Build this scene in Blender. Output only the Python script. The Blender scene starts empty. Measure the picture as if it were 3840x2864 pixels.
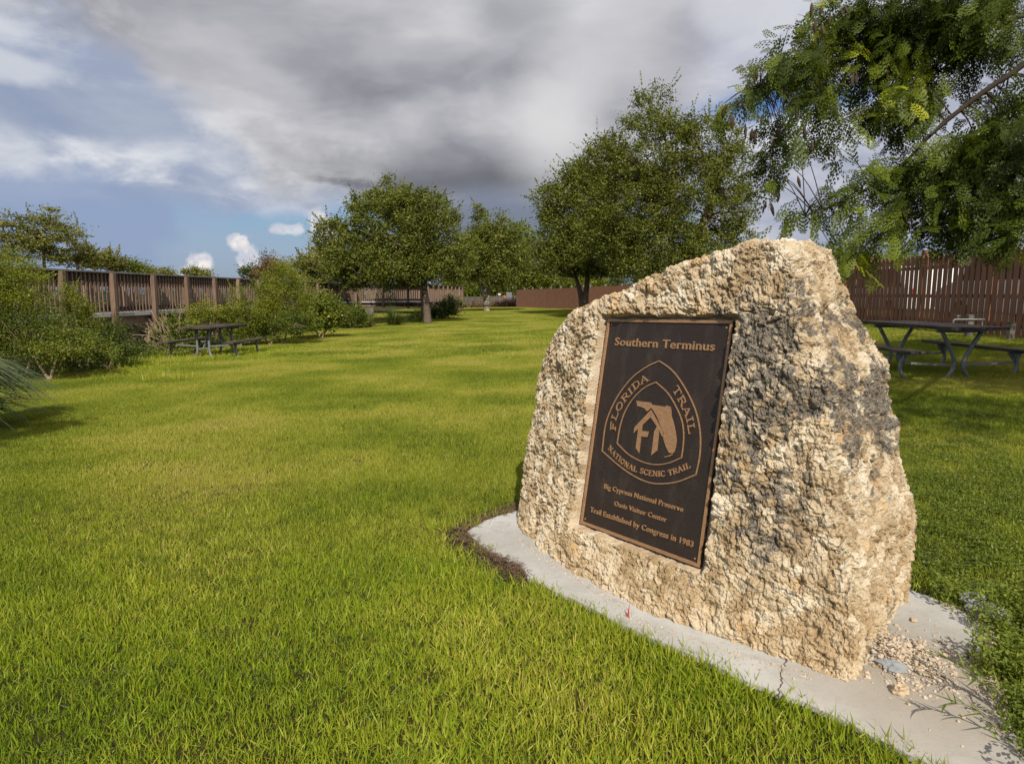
import bpy, math, random
import numpy as np
from mathutils import Vector, Matrix
R = math.radians
rng = np.random.default_rng(7)
random.seed(7)
C = bpy.context.scene.collection
sc = bpy.context.scene

# ------------------------------------------------------------------ camera
EYE = 1.37
FPX = 2500.0                      # focal length in pixels of the 3840 px photograph
PITCH = math.atan(333 / FPX)
SP, CP = math.sin(PITCH), math.cos(PITCH)
cam_d = bpy.data.cameras.new('camera')
cam_d.sensor_width = 36
cam_d.lens = 36 * FPX / 3840
cam_d.clip_end = 3000
cam_d.clip_start = 0.05
cam = bpy.data.objects.new('camera', cam_d)
C.objects.link(cam)
cam.location = (0, 0, EYE)
cam.rotation_euler = (R(90) - PITCH, 0, 0)
sc.camera = cam

# ------------------------------------------------------------------ light
SUN_AZ, SUN_EL = R(7), R(39)      # azimuth measured from straight behind the camera towards the right
sun_dir = Vector((math.sin(SUN_AZ) * math.cos(SUN_EL), -math.cos(SUN_AZ) * math.cos(SUN_EL), math.sin(SUN_EL)))
sd = bpy.data.lights.new('sun', 'SUN')
sd.energy = 4.1
sd.angle = R(0.5)
sd.color = (1.0, 0.93, 0.80)
so = bpy.data.objects.new('sun', sd)
C.objects.link(so)
so.rotation_euler = sun_dir.to_track_quat('Z', 'Y').to_euler()

sc.view_settings.view_transform = 'Standard'
sc.view_settings.look = 'None'
sc.view_settings.exposure = 0.2
sc.view_settings.gamma = 1.0
sc.view_settings.use_curve_mapping = False
sc.cycles.max_bounces = 6
sc.cycles.transparent_max_bounces = 8


def lin(r, g, b):
    f = lambda c: (c / 255 / 12.92) if c / 255 <= 0.04045 else ((c / 255 + 0.055) / 1.055) ** 2.4
    return (f(r), f(g), f(b), 1.0)


class NT:
    """small helper for node trees"""
    def __init__(self, tree):
        self.t = tree
        self.n = tree.nodes
        self.l = tree.links

    def new(self, typ, **kw):
        nd = self.n.new(typ)
        for k, v in kw.items():
            setattr(nd, k, v)
        return nd

    def val(self, sock, v):
        if isinstance(v, bpy.types.NodeSocket):
            self.l.new(v, sock)
        elif v is not None:
            if hasattr(sock.default_value, '__len__') and not hasattr(v, '__len__'):
                sock.default_value = [v] * len(sock.default_value)
            else:
                dv = sock.default_value
                if hasattr(dv, '__len__') and len(dv) == 3 and len(v) == 4:
                    v = v[:3]
                sock.default_value = v

    def math(self, op, a, b=None, c=None, clamp=False):
        nd = self.new('ShaderNodeMath', operation=op, use_clamp=clamp)
        self.val(nd.inputs[0], a)
        if b is not None: self.val(nd.inputs[1], b)
        if c is not None: self.val(nd.inputs[2], c)
        return nd.outputs[0]

    def vmath(self, op, a, b=None, out=0):
        nd = self.new('ShaderNodeVectorMath', operation=op)
        self.val(nd.inputs[0], a)
        if b is not None: self.val(nd.inputs[1], b)
        return nd.outputs[out]

    def mix(self, f, a, b, blend='MIX'):
        nd = self.new('ShaderNodeMix', data_type='RGBA', blend_type=blend)
        self.val(nd.inputs[0], f)
        self.val(nd.inputs[6], a)
        self.val(nd.inputs[7], b)
        return nd.outputs[2]

    def noise(self, vec, scale, detail=4, rough=0.5, dist=0.0, col=False):
        nd = self.new('ShaderNodeTexNoise')
        if vec is not None: self.l.new(vec, nd.inputs['Vector'])
        nd.inputs['Scale'].default_value = scale
        nd.inputs['Detail'].default_value = detail
        nd.inputs['Roughness'].default_value = rough
        nd.inputs['Distortion'].default_value = dist
        return nd.outputs[1 if col else 0]

    def smooth(self, v, lo, hi, a=0.0, b=1.0):
        nd = self.new('ShaderNodeMapRange', interpolation_type='SMOOTHSTEP')
        self.val(nd.inputs[0], v)
        nd.inputs[1].default_value = lo
        nd.inputs[2].default_value = hi
        nd.inputs[3].default_value = a
        nd.inputs[4].default_value = b
        return nd.outputs[0]

    def ramp(self, v, stops):
        nd = self.new('ShaderNodeValToRGB')
        el = nd.color_ramp.elements
        while len(el) < len(stops): el.new(0.5)
        for e, (p, c) in zip(el, stops):
            e.position = p
            e.color = c if len(c) == 4 else (*c, 1)
        self.val(nd.inputs[0], v)
        return nd.outputs[0]


# ------------------------------------------------------------------ sky
def build_world():
    w = bpy.data.worlds.new('World')
    sc.world = w
    w.use_nodes = True
    T = NT(w.node_tree)
    T.n.clear()
    out = T.new('ShaderNodeOutputWorld')
    bg = T.new('ShaderNodeBackground')
    T.l.new(bg.outputs[0], out.inputs[0])
    sky = T.new('ShaderNodeTexSky', sky_type='NISHITA')
    sky.sun_disc = False
    sky.sun_elevation = SUN_EL
    sky.sun_rotation = math.atan2(sun_dir.x, sun_dir.y)
    sky.dust_density = 1.2
    sky.ozone_density = 2.0
    skyc = T.vmath('MULTIPLY', sky.outputs[0], (0.052, 0.062, 0.075))
    d = T.new('ShaderNodeTexCoord').outputs['Generated']
    sep = T.new('ShaderNodeSeparateXYZ')
    T.l.new(d, sep.inputs[0])
    dx, dy, dz = sep.outputs
    az = T.math('MULTIPLY', T.math('ARCTAN2', dx, dy), 57.2958)
    el = T.math('MULTIPLY', T.math('ARCSINE', dz), 57.2958)
    # cloud layer coordinates: a flat deck seen from below
    den = T.math('ADD', T.math('MAXIMUM', dz, 0.0), 0.16)
    deck = T.new('ShaderNodeCombineXYZ')
    T.l.new(T.math('DIVIDE', dx, den), deck.inputs[0])
    T.l.new(T.math('DIVIDE', dy, den), deck.inputs[1])
    deck = deck.outputs[0]
    warp = T.noise(deck, 0.7, 5, 0.55, col=True)
    dk = T.vmath('ADD', deck, T.vmath('MULTIPLY', T.vmath('SUBTRACT', warp, (0.5, 0.5, 0.5)), (1.3, 1.3, 1.3)))

    def edge_noise(scale, det=6, r=0.55, amp=1.0):
        n = T.noise(d, scale, det, r)
        return T.math('MULTIPLY', T.math('SUBTRACT', n, 0.5), amp)

    def blob(a0, e0, ra, re, soft=0.5, scale=9.0, amp=1.1):
        """soft elliptical mask with a ragged edge round azimuth a0, elevation e0 (degrees)"""
        u = T.math('DIVIDE', T.math('SUBTRACT', az, a0), ra)
        v = T.math('DIVIDE', T.math('SUBTRACT', el, e0), re)
        r2 = T.math('SQRT', T.math('ADD', T.math('MULTIPLY', u, u), T.math('MULTIPLY', v, v)))
        r2 = T.math('ADD', r2, edge_noise(scale, amp=amp))
        return T.smooth(r2, 1.0 + soft * 0.5, 1.0 - soft * 0.5)

    # thin high haze and blue-grey distant cloud
    n_thin = T.noise(dk, 0.55, 8, 0.6)
    thin = T.smooth(n_thin, 0.36, 0.56)
    blue = skyc
    col = T.mix(T.math('MULTIPLY', thin, 0.6), blue, lin(148, 162, 190))
    # upper edge of the blue window fades into slate cloud
    hi = T.smooth(T.math('ADD', el, edge_noise(5, amp=5.0)), 5.4, 7.4)
    n_s = T.noise(T.vmath('MULTIPLY', d, (1, 1, 2.2)), 5.0, 9, 0.56, 0.2)
    slate = T.mix(T.smooth(n_s, 0.38, 0.62), lin(146, 157, 180), lin(196, 200, 208))
    col = T.mix(hi, col, slate)
    # streaks of brighter cloud low on the left
    streakn = T.noise(T.vmath('MULTIPLY', d, (1, 1, 2.6)), 6.0, 9, 0.58, 0.2)
    streak = T.math('MULTIPLY', T.smooth(streakn, 0.47, 0.66), blob(-26, 9.6, 15, 3.0, 1.2, 6, 1.6))
    col = T.mix(T.math('MULTIPLY', streak, 0.95), col, lin(214, 216, 220))
    # darker slate sheet above the streaks, left
    col = T.mix(T.math('MULTIPLY', blob(-31, 12.6, 9.0, 1.9, 0.8, 8, 1.4), 0.65), col, lin(134, 147, 172))
    col = T.mix(T.math('MULTIPLY', blob(-35, 14.6, 2.6, 0.9, 0.8, 18, 1.8), 0.8), col, lin(196, 200, 208))
    # left blue-grey tower cloud beyond
    col = T.mix(T.math('MULTIPLY', blob(-32.0, 4.6, 6.0, 4.0, 0.45, 12, 1.4), 0.85), col, lin(136, 152, 182))
    # clear window
    # small white cumulus
    def puff(a, e, ra, re, c=(232, 226, 222)):
        nonlocal col
        m = blob(a, e, ra, re, 0.55, 30, 3.4)
        sh = T.smooth(T.noise(d, 60, 4, 0.5), 0.35, 0.65)
        col = T.mix(m, col, T.mix(sh, lin(186, 190, 202), lin(*c)))
    puff(-24.6, 2.2, 1.1, 0.8)
    puff(-25.3, 1.5, 0.9, 0.7)
    puff(-21.3, 2.4, 0.85, 1.3)
    puff(-22.0, 3.8, 0.75, 0.7)
    puff(-20.9, 1.6, 0.7, 0.9)
    puff(-15.6, 4.9, 1.5, 1.6)
    puff(-17.6, 5.0, 1.4, 0.5, (205, 208, 215))
    # big overcast deck : boundary runs as a diagonal from upper left to lower middle, flat base at about 8 degrees
    lineb = T.math('ADD', T.math('MULTIPLY', az, -0.62), -3.5)
    lineb = T.math('MAXIMUM', lineb, T.math('ADD', T.math('MULTIPLY', az, 0.03), 7.2))
    # gentle wobble
    ragged = T.math('MULTIPLY', edge_noise(5.0, 8, 0.62, 13.0), T.smooth(az, -6, -16))
    t1 = T.math('SUBTRACT', T.math('ADD', T.math('ADD', el, edge_noise(4.0, 6, 0.6, 3.0)), ragged), lineb)
    big = T.smooth(t1, -1.2, 2.2)
    # right of azimuth 12 the deck breaks up
    dn = T.noise(dk, 1.0, 6, 0.5)
    dn2 = T.noise(T.vmath('MULTIPLY', d, (1, 1, 1.6)), 2.6, 6, 0.5)
    dn3 = T.noise(T.vmath('MULTIPLY', dk, (1, 1, 1)), 2.0, 7, 0.52, 0.2)
    shade = T.math('ADD', T.math('ADD', T.math('MULTIPLY', dn, 0.46), T.math('MULTIPLY', dn2, 0.30)), T.math('MULTIPLY', dn3, 0.24))
    deckc = T.ramp(shade, [(0.38, lin(134, 135, 142)), (0.46, lin(160, 160, 167)), (0.53, lin(180, 180, 185)), (0.61, lin(208, 208, 211))])
    # dark underside above its flat base
    under = T.smooth(T.math('ADD', t1, edge_noise(5, 5, 0.5, 3.0)), 7.0, 0.8)
    under = T.math('MULTIPLY', under, T.smooth(az, -24, -13))
    under = T.math('MULTIPLY', under, T.smooth(az, 12, 4, 0.0, 1.0))
    deckc = T.mix(T.math('MULTIPLY', under, 0.92), deckc, lin(92, 94, 102))
    # bright shafts
    deckc = T.mix(T.math('MULTIPLY', blob(3.0, 14.2, 3.2, 3.6, 1.7, 4, 2.6), 0.75), deckc, lin(214, 214, 214))
    deckc = T.mix(T.math('MULTIPLY', blob(7, 20, 5.5, 4, 1.2, 4, 1.2), 0.5), deckc, lin(206, 206, 209))
    deckc = T.mix(T.math('MULTIPLY', blob(0.5, 22, 4, 2.5, 1.2, 4, 1.2), 0.55), deckc, lin(138, 140, 146))
    # bright broken rim where the deck thins out on the left
    rim = T.math('MULTIPLY', T.math('MULTIPLY', T.smooth(t1, -1.5, 1.0), T.smooth(t1, 4.5, 1.2)), T.smooth(az, -7, -13))
    rimn = T.smooth(T.noise(T.vmath('MULTIPLY', d, (1, 1, 1.8)), 8, 8, 0.56, 0.2), 0.46, 0.66)
    deckc = T.mix(T.math('MULTIPLY', T.math('MULTIPLY', rim, rimn), 0.6), deckc, lin(218, 218, 220))
    col = T.mix(big, col, deckc)
    # right part: paler broken cloud, a slit of blue and white heaps under it
    rt = T.smooth(T.math('ADD', az, edge_noise(3, amp=16)), 10.5, 17.5)
    rt = T.math('MULTIPLY', rt, T.smooth(az, 100, 60))
    rn = T.noise(T.vmath('MULTIPLY', d, (1, 1, 1.7)), 5.0, 9, 0.6, 0.4)
    rc = T.ramp(rn, [(0.38, lin(150, 156, 174)), (0.5, lin(172, 176, 190)), (0.62, lin(196, 198, 206))])
    col = T.mix(rt, col, rc)
    col = T.mix(T.math('MULTIPLY', blob(21.0, 14.0, 5.5, 1.3, 1.2, 8, 1.6), 0.85), col, lin(52, 108, 172))
    col = T.mix(T.math('MULTIPLY', blob(22.5, 11.8, 4.5, 1.6, 1.1, 9, 1.8), 0.9), col, lin(205, 207, 214))
    col = T.mix(T.math('MULTIPLY', blob(17.5, 21.0, 2.6, 2.0, 0.9, 7, 0.9), 0.7), col, lin(196, 197, 203))
    # low slate band at the right horizon
    low = T.math('MULTIPLY', T.smooth(el, 4.6, 2.6), T.smooth(az, 14, 26))
    col = T.mix(T.math('MULTIPLY', low, 0.75), col, lin(104, 122, 160))
    # low band behind the trees in the middle
    low2 = T.math('MULTIPLY', T.smooth(el, 9.5, 6.5), T.math('MULTIPLY', T.smooth(az, -13, -8), T.smooth(az, 16, 10)))
    col = T.mix(T.math('MULTIPLY', low2, 0.9), col, lin(110, 118, 136))
    T.l.new(col, bg.inputs[0])
    bg.inputs[1].default_value = 1.0

build_world()

# ------------------------------------------------------------------ projection helpers
def ray(x, y):
    xr, yd = (x - 1920) / FPX, (y - 1432) / FPX
    return np.array([xr, CP - yd * SP, -(SP + yd * CP)])

def at_y(x, y, Y):
    r = ray(x, y)
    return np.array([0, 0, EYE]) + r * (Y / r[1])

def smoothstep(a, b, v):
    t = np.clip((v - a) / (b - a), 0, 1)
    return t * t * (3 - 2 * t)

def ground_z(x, y):
    x = np.asarray(x, float); y = np.asarray(y, float)
    z = 0.0225 * np.clip(x, -12, 14) + 0.25 * smoothstep(6.6, 10.6, x) * (1 - smoothstep(26, 48, y)) - 0.0022 * np.clip(y, 0, 200)
    z = z + 0.012 * np.sin(x * 0.55 + 1.3) * np.sin(y * 0.31) * smoothstep(5, 12, y)
    return z - 0.5 * smoothstep(-11.5, -14, x)

def on_ground(x, y, dz=0.0):
    r = ray(x, y)
    t = EYE / -r[2]
    for _ in range(12):
        p = np.array([0, 0, EYE]) + r * t
        h = ground_z(p[0], p[1]) + dz
        t = (EYE - h) / -r[2]
    return np.array([0, 0, EYE]) + r * t

# ------------------------------------------------------------------ noise
def _hash(ix, iy, iz, k):
    with np.errstate(over='ignore'):
        h = (ix.astype(np.uint32) * np.uint32(374761393) + iy.astype(np.uint32) * np.uint32(668265263)
             + iz.astype(np.uint32) * np.uint32(2147483647) + np.uint32((k * 974634777) & 0xffffffff))
        h = (h ^ (h >> np.uint32(13))) * np.uint32(1274126177)
        h = (h ^ (h >> np.uint32(16))) * np.uint32(2246822519)
        h = h ^ (h >> np.uint32(13))
    return h.astype(np.float64) / 4294967295.0

def vnoise(p, scale, seed=0):
    q = p * scale + 100.0
    i = np.floor(q).astype(np.int64)
    f = q - i
    f = f * f * (3 - 2 * f)
    o = 0
    for a in (0, 1):
        for b in (0, 1):
            for c in (0, 1):
                w = (f[:, 0] if a else 1 - f[:, 0]) * (f[:, 1] if b else 1 - f[:, 1]) * (f[:, 2] if c else 1 - f[:, 2])
                o = o + w * _hash(i[:, 0] + a, i[:, 1] + b, i[:, 2] + c, seed)
    return o - 0.5

def fbm(p, scale, octv=4, seed=0, g=0.5):
    o, a = 0, 1.0
    for k in range(octv):
        o = o + a * vnoise(p, scale * 2 ** k, seed + k * 17)
        a *= g
    return o

def worley(p, scale, seed=0):
    q = p * scale + 100.0
    i = np.floor(q).astype(np.int64)
    f1 = np.full(len(p), 9.0); f2 = f1.copy(); cid = np.zeros(len(p))
    for a in (-1, 0, 1):
        for b in (-1, 0, 1):
            for c in (-1, 0, 1):
                X, Y, Z = i[:, 0] + a, i[:, 1] + b, i[:, 2] + c
                px = X + _hash(X, Y, Z, seed + 1); py = Y + _hash(X, Y, Z, seed + 2); pz = Z + _hash(X, Y, Z, seed + 3)
                dd = (px - q[:, 0]) ** 2 + (py - q[:, 1]) ** 2 + (pz - q[:, 2]) ** 2
                near = dd < f1
                f2 = np.where(near, f1, np.minimum(f2, dd))
                cid = np.where(near, _hash(X, Y, Z, seed + 4), cid)
                f1 = np.where(near, dd, f1)
    return np.sqrt(f1), np.sqrt(f2), cid

# ------------------------------------------------------------------ object helpers
def tag(o, label=None, cat=None, group=None, kind=None):
    if label: o['label'] = label
    if cat: o['category'] = cat
    if group: o['group'] = group
    if kind: o['kind'] = kind
    return o

def empty(name, loc=(0, 0, 0), rz=0.0, label=None, cat=None, group=None):
    o = bpy.data.objects.new(name, None)
    o.empty_display_size = 0.2
    o.location = tuple(float(v) for v in loc); o.rotation_euler = (0, 0, rz)
    C.objects.link(o)
    return tag(o, label, cat, group)

def link_mesh(name, me, mat=None, parent=None):
    o = bpy.data.objects.new(name, me)
    C.objects.link(o)
    if mat and not me.materials: me.materials.append(mat)
    if parent: o.parent = parent
    return o

def np_mesh(name, V, Fq, attr=None, smooth=False):
    """V (n,3); Fq (m,k) all faces with the same number of corners"""
    V = np.asarray(V, np.float32); Fq = np.asarray(Fq, np.int32)
    me = bpy.data.meshes.new(name)
    k = Fq.shape[1]
    me.vertices.add(len(V)); me.vertices.foreach_set('co', V.ravel())
    me.loops.add(Fq.size); me.loops.foreach_set('vertex_index', Fq.ravel())
    me.polygons.add(len(Fq)); me.polygons.foreach_set('loop_start', np.arange(0, Fq.size, k, dtype=np.int32))
    if attr:
        for an, av in attr.items():
            a = me.attributes.new(an, 'FLOAT', 'POINT')
            a.data.foreach_set('value', np.asarray(av, np.float32))
    me.update(calc_edges=True)
    if smooth: me.shade_smooth()
    return me

class MB:
    """collects boxes, prisms and tubes, linked as one mesh"""
    def __init__(self):
        self.v, self.f = [], []
    def add(self, v, f):
        n = len(self.v)
        self.v += [tuple(float(c) for c in p) for p in v]
        self.f += [tuple(n + i for i in q) for q in f]
        return self
    def box(self, lo, hi, M=None):
        x0, y0, z0 = lo; x1, y1, z1 = hi
        v = [(x0, y0, z0), (x1, y0, z0), (x1, y1, z0), (x0, y1, z0), (x0, y0, z1), (x1, y0, z1), (x1, y1, z1), (x0, y1, z1)]
        if M is not None: v = [tuple(M @ Vector(p)) for p in v]
        return self.add(v, [(0, 3, 2, 1), (4, 5, 6, 7), (0, 1, 5, 4), (1, 2, 6, 5), (2, 3, 7, 6), (3, 0, 4, 7)])
    def beam(self, a, b, w, h, up=(0, 0, 1)):
        """box with its axis from a to b"""
        a, b = Vector(a), Vector(b)
        d = (b - a).normalized(); up = Vector(up)
        s = d.cross(up)
        if s.length < 1e-4: s = d.cross(Vector((1, 0, 0)))
        s.normalize(); u = s.cross(d)
        v = []
        for p in (a, b):
            for i, j in ((-1, -1), (1, -1), (1, 1), (-1, 1)):
                v.append(p + s * (i * w / 2) + u * (j * h / 2))
        return self.add(v, [(0, 1, 2, 3), (7, 6, 5, 4), (0, 4, 5, 1), (1, 5, 6, 2), (2, 6, 7, 3), (3, 7, 4, 0)])
    def tube(self, pts, rad, seg=8, cap=True, wob=0.0):
        P = [Vector(p) for p in pts]
        if not hasattr(rad, '__len__'): rad = [rad] * len(P)
        n0 = None; v = []; f = []
        for i, p in enumerate(P):
            d = (P[min(i + 1, len(P) - 1)] - P[max(i - 1, 0)])
            if d.length < 1e-9: d = Vector((0, 0, 1))
            d.normalize()
            if n0 is None:
                n0 = d.cross(Vector((0.31, 0.95, 0.1)))
                if n0.length < 0.1: n0 = d.cross(Vector((1, 0, 0)))
            n0 = (n0 - d * n0.dot(d)).normalized()
            b = d.cross(n0)
            for k in range(seg):
                a = 2 * math.pi * k / seg
                r = rad[i] * (1 + wob * random.uniform(-1, 1))
                v.append(p + (n0 * math.cos(a) + b * math.sin(a)) * r)
        for i in range(len(P) - 1):
            for k in range(seg):
                f.append((i * seg + k, i * seg + (k + 1) % seg, (i + 1) * seg + (k + 1) % seg, (i + 1) * seg + k))
        if cap:
            f.append(tuple(reversed(range(seg)))); f.append(tuple((len(P) - 1) * seg + k for k in range(seg)))
        return self.add(v, f)
    def prism(self, poly, M, depth):
        """poly in the xy plane of M, extruded by depth along its z"""
        n = len(poly)
        v = [M @ Vector((x, y, 0)) for x, y in poly] + [M @ Vector((x, y, depth)) for x, y in poly]
        f = [tuple(reversed(range(n))), tuple(range(n, 2 * n))] + [(i, (i + 1) % n, n + (i + 1) % n, n + i) for i in range(n)]
        return self.add(v, f)
    def mesh(self, name, mat=None, smooth=False):
        me = bpy.data.meshes.new(name)
        me.from_pydata(self.v, [], self.f); me.update()
        if mat: me.materials.append(mat)
        if smooth: me.shade_smooth()
        return me
    def build(self, name, mat, parent=None, smooth=False, bevel=0.0):
        o = link_mesh(name, self.mesh(name, mat, smooth), None, parent)
        if bevel:
            b = o.modifiers.new('bevel', 'BEVEL'); b.width = bevel; b.segments = 2; b.limit_method = 'ANGLE'
        return o

def bez(pts, n=24):
    """smooth Catmull-Rom curve through points"""
    P = [np.array(p, float) for p in pts]
    P = [2 * P[0] - P[1]] + P + [2 * P[-1] - P[-2]]
    out = []
    segs = len(P) - 3
    per = max(2, n // segs)
    for i in range(segs):
        for t in np.linspace(0, 1, per, endpoint=False):
            a, b, c, d = P[i:i + 4]
            out.append(0.5 * (2 * b + (c - a) * t + (2 * a - 5 * b + 4 * c - d) * t * t + (3 * b - a - 3 * c + d) * t ** 3))
    out.append(P[-2])
    return out

# ------------------------------------------------------------------ materials
def mat_new(name):
    m = bpy.data.materials.new(name); m.use_nodes = True
    T = NT(m.node_tree); T.n.clear()
    out = T.new('ShaderNodeOutputMaterial')
    return m, T, out

def principled(T, out, col, rough=0.8, spec=0.3, metal=0.0, bump=None, bstr=0.3, bdist=0.01):
    b = T.new('ShaderNodeBsdfPrincipled')
    T.val(b.inputs['Base Color'], col); T.val(b.inputs['Roughness'], rough)
    b.inputs['Metallic'].default_value = metal
    b.inputs['Specular IOR Level'].default_value = spec
    if bump is not None:
        bn = T.new('ShaderNodeBump'); bn.inputs['Strength'].default_value = bstr; bn.inputs['Distance'].default_value = bdist
        T.l.new(bump, bn.inputs['Height']); T.l.new(bn.outputs[0], b.inputs['Normal'])
    T.l.new(b.outputs[0], out.inputs[0])
    return b

def leaf_mat(name, stops, trans=0.35, rough=0.45, nscale=1.6, namp=0.5, spec=0.35):
    m, T, out = mat_new(name)
    a = T.new('ShaderNodeAttribute', attribute_name='rnd').outputs['Fac']
    pos = T.new('ShaderNodeNewGeometry').outputs['Position']
    n = T.noise(pos, nscale, 3)
    v = T.math('ADD', T.math('MULTIPLY', a, 1 - namp), T.math('MULTIPLY', T.smooth(n, 0.3, 0.7), namp))
    col = T.ramp(v, stops)
    b = T.new('ShaderNodeBsdfPrincipled')
    T.l.new(col, b.inputs['Base Color']); b.inputs['Roughness'].default_value = rough
    b.inputs['Specular IOR Level'].default_value = spec
    tr = T.new('ShaderNodeBsdfTranslucent')
    T.l.new(T.mix(1.0, col, (1.25, 1.2, 0.45, 1), 'MULTIPLY'), tr.inputs[0])
    mx = T.new('ShaderNodeMixShader'); mx.inputs[0].default_value = trans
    T.l.new(b.outputs[0], mx.inputs[1]); T.l.new(tr.outputs[0], mx.inputs[2]); T.l.new(mx.outputs[0], out.inputs[0])
    return m

def wood_mat(name, c1, c2, rough=0.8, scale=3.0, grain='z', spec=0.2, contrast=1.0, vary=0.25):
    m, T, out = mat_new(name)
    tc = T.new('ShaderNodeTexCoord').outputs['Object']
    st = {'x': (0.06, 1, 1), 'y': (1, 0.06, 1), 'z': (1, 1, 0.06)}[grain]
    v = T.vmath('MULTIPLY', tc, st)
    oi = T.new('ShaderNodeObjectInfo').outputs['Random']
    v = T.vmath('ADD', v, T.vmath('MULTIPLY', T.new('ShaderNodeObjectInfo').outputs['Location'], (0.37, 0.61, 0.0)))
    n = T.noise(v, scale * 14, 6, 0.65, 0.3)
    n2 = T.noise(tc, scale, 4, 0.6)
    f = T.math('ADD', T.math('MULTIPLY', n, 0.6), T.math('MULTIPLY', n2, 0.4))
    col = T.mix(T.smooth(f, 0.35, 0.65), c1, c2)
    br = T.math('ADD', T.math('MULTIPLY', oi, vary), 1 - vary / 2)
    col = T.mix(1.0, col, T.vmath('MULTIPLY', (1, 1, 1), br) if False else T.new('ShaderNodeCombineColor').outputs[0], 'MIX') if False else T.vmath('MULTIPLY', col, T.vmath('SCALE', (1, 1, 1)) if False else br)
    principled(T, out, col, rough, spec, bump=n, bstr=0.5, bdist=0.004)
    return m

def plain_mat(name, col, rough=0.6, spec=0.3, metal=0.0, nscale=20, amp=0.15, bstr=0.15):
    m, T, out = mat_new(name)
    tc = T.new('ShaderNodeTexCoord').outputs['Object']
    n = T.noise(tc, nscale, 5, 0.6)
    k = T.math('ADD', T.math('MULTIPLY', n, 2 * amp), 1 - amp)
    principled(T, out, T.vmath('MULTIPLY', (col[0], col[1], col[2]), k), rough, spec, metal, bump=n, bstr=bstr, bdist=0.003)
    return m

M = {}
M['brown_fence'] = wood_mat('brown stained wood', (0.18, 0.086, 0.052, 1), (0.25, 0.125, 0.078, 1), 0.75, vary=0.3)
M['post_wood'] = wood_mat('weathered post wood', (0.15, 0.095, 0.068, 1), (0.29, 0.20, 0.145, 1), 0.85, vary=0.5)
M['rail_wood'] = wood_mat('grey brown rail wood', (0.18, 0.12, 0.09, 1), (0.30, 0.21, 0.155, 1), 0.85, vary=0.4)
M['shade_rail'] = wood_mat('rail wood in painted shade', (0.055, 0.036, 0.028, 1), (0.095, 0.065, 0.05, 1), 0.85)  # darker copy of the rail wood, shade behind the balusters put into its colour
M['cap_wood'] = wood_mat('silver grey wood', (0.17, 0.15, 0.135, 1), (0.34, 0.31, 0.28, 1), 0.85, grain='y')
M['fascia'] = plain_mat('pale grey deck edge', (0.46, 0.45, 0.45), 0.7)
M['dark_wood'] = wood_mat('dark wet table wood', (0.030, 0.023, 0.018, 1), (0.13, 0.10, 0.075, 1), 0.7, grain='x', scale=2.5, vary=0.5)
M['galv'] = plain_mat('galvanised steel', (0.24, 0.255, 0.26), 0.55, 0.5, 0.5, nscale=30, amp=0.3)
M['grey_post'] = wood_mat('grey timber', (0.10, 0.085, 0.07, 1), (0.22, 0.19, 0.16, 1), 0.9)
M['cap_metal'] = plain_mat('zinc post cap', (0.42, 0.46, 0.50), 0.4, 0.5, 0.5)
M['bark'] = plain_mat('oak bark', (0.14, 0.105, 0.08), 0.95, 0.1, nscale=9, amp=0.6, bstr=0.9)
M['twig'] = plain_mat('grey twigs', (0.27, 0.21, 0.16), 0.9, 0.1, nscale=6, amp=0.3)
M['dry_twig'] = plain_mat('dead twigs', (0.34, 0.25, 0.18), 0.9, 0.1, nscale=6, amp=0.3)

def lichen_bark():
    m, T, out = mat_new('bark with lichen')
    tc = T.new('ShaderNodeTexCoord').outputs['Object']
    n = T.noise(tc, 4.5, 7, 0.7)
    col = T.ramp(n, [(0.38, (0.10, 0.08, 0.055)), (0.5, (0.24, 0.21, 0.15)), (0.62, (0.42, 0.41, 0.31))])
    principled(T, out, col, 0.95, 0.1, bump=T.noise(tc, 12, 5), bstr=0.8, bdist=0.03)
    return m
M['lichen'] = lichen_bark()

M['oak'] = leaf_mat('oak leaves', [(0.0, (0.055, 0.068, 0.012)), (0.4, (0.125, 0.148, 0.020)), (0.8, (0.22, 0.24, 0.036)), (1.0, (0.38, 0.35, 0.10))], 0.30, 0.55, 1.0, 0.35)
M['oak_grey'] = leaf_mat('grey green leaves', [(0.0, (0.035, 0.055, 0.016)), (0.5, (0.075, 0.105, 0.028)), (1.0, (0.16, 0.17, 0.06))], 0.22, 0.45, 1.0, 0.35)
M['bright'] = leaf_mat('yellow green leaves', [(0.0, (0.07, 0.10, 0.012)), (0.5, (0.15, 0.19, 0.02)), (1.0, (0.33, 0.32, 0.035))], 0.3, 0.45, 1.3, 0.4)
M['lime'] = leaf_mat('lime shrub leaves', [(0.0, (0.08, 0.10, 0.010)), (0.5, (0.185, 0.215, 0.018)), (1.0, (0.36, 0.36, 0.045))], 0.32, 0.45, 2.0, 0.4)
M['shrub'] = leaf_mat('shrub leaves', [(0.0, (0.035, 0.05, 0.010)), (0.5, (0.11, 0.15, 0.018)), (1.0, (0.28, 0.29, 0.04))], 0.3, 0.45, 1.2, 0.55)
M['cypress'] = leaf_mat('cypress foliage', [(0.0, (0.09, 0.10, 0.02)), (0.6, (0.20, 0.205, 0.04)), (1.0, (0.32, 0.29, 0.07))], 0.25, 0.6, 0.5, 0.4)
M['poin'] = leaf_mat('feathery leaves', [(0.0, (0.035, 0.050, 0.008)), (0.5, (0.090, 0.125, 0.012)), (0.80, (0.20, 0.245, 0.018)), (1.0, (0.45, 0.46, 0.03))], 0.45, 0.5, 1.1, 0.55)
M['rust'] = leaf_mat('rusty leaves', [(0.0, (0.10, 0.05, 0.03)), (1.0, (0.24, 0.13, 0.07))], 0.25, 0.6)
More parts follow.
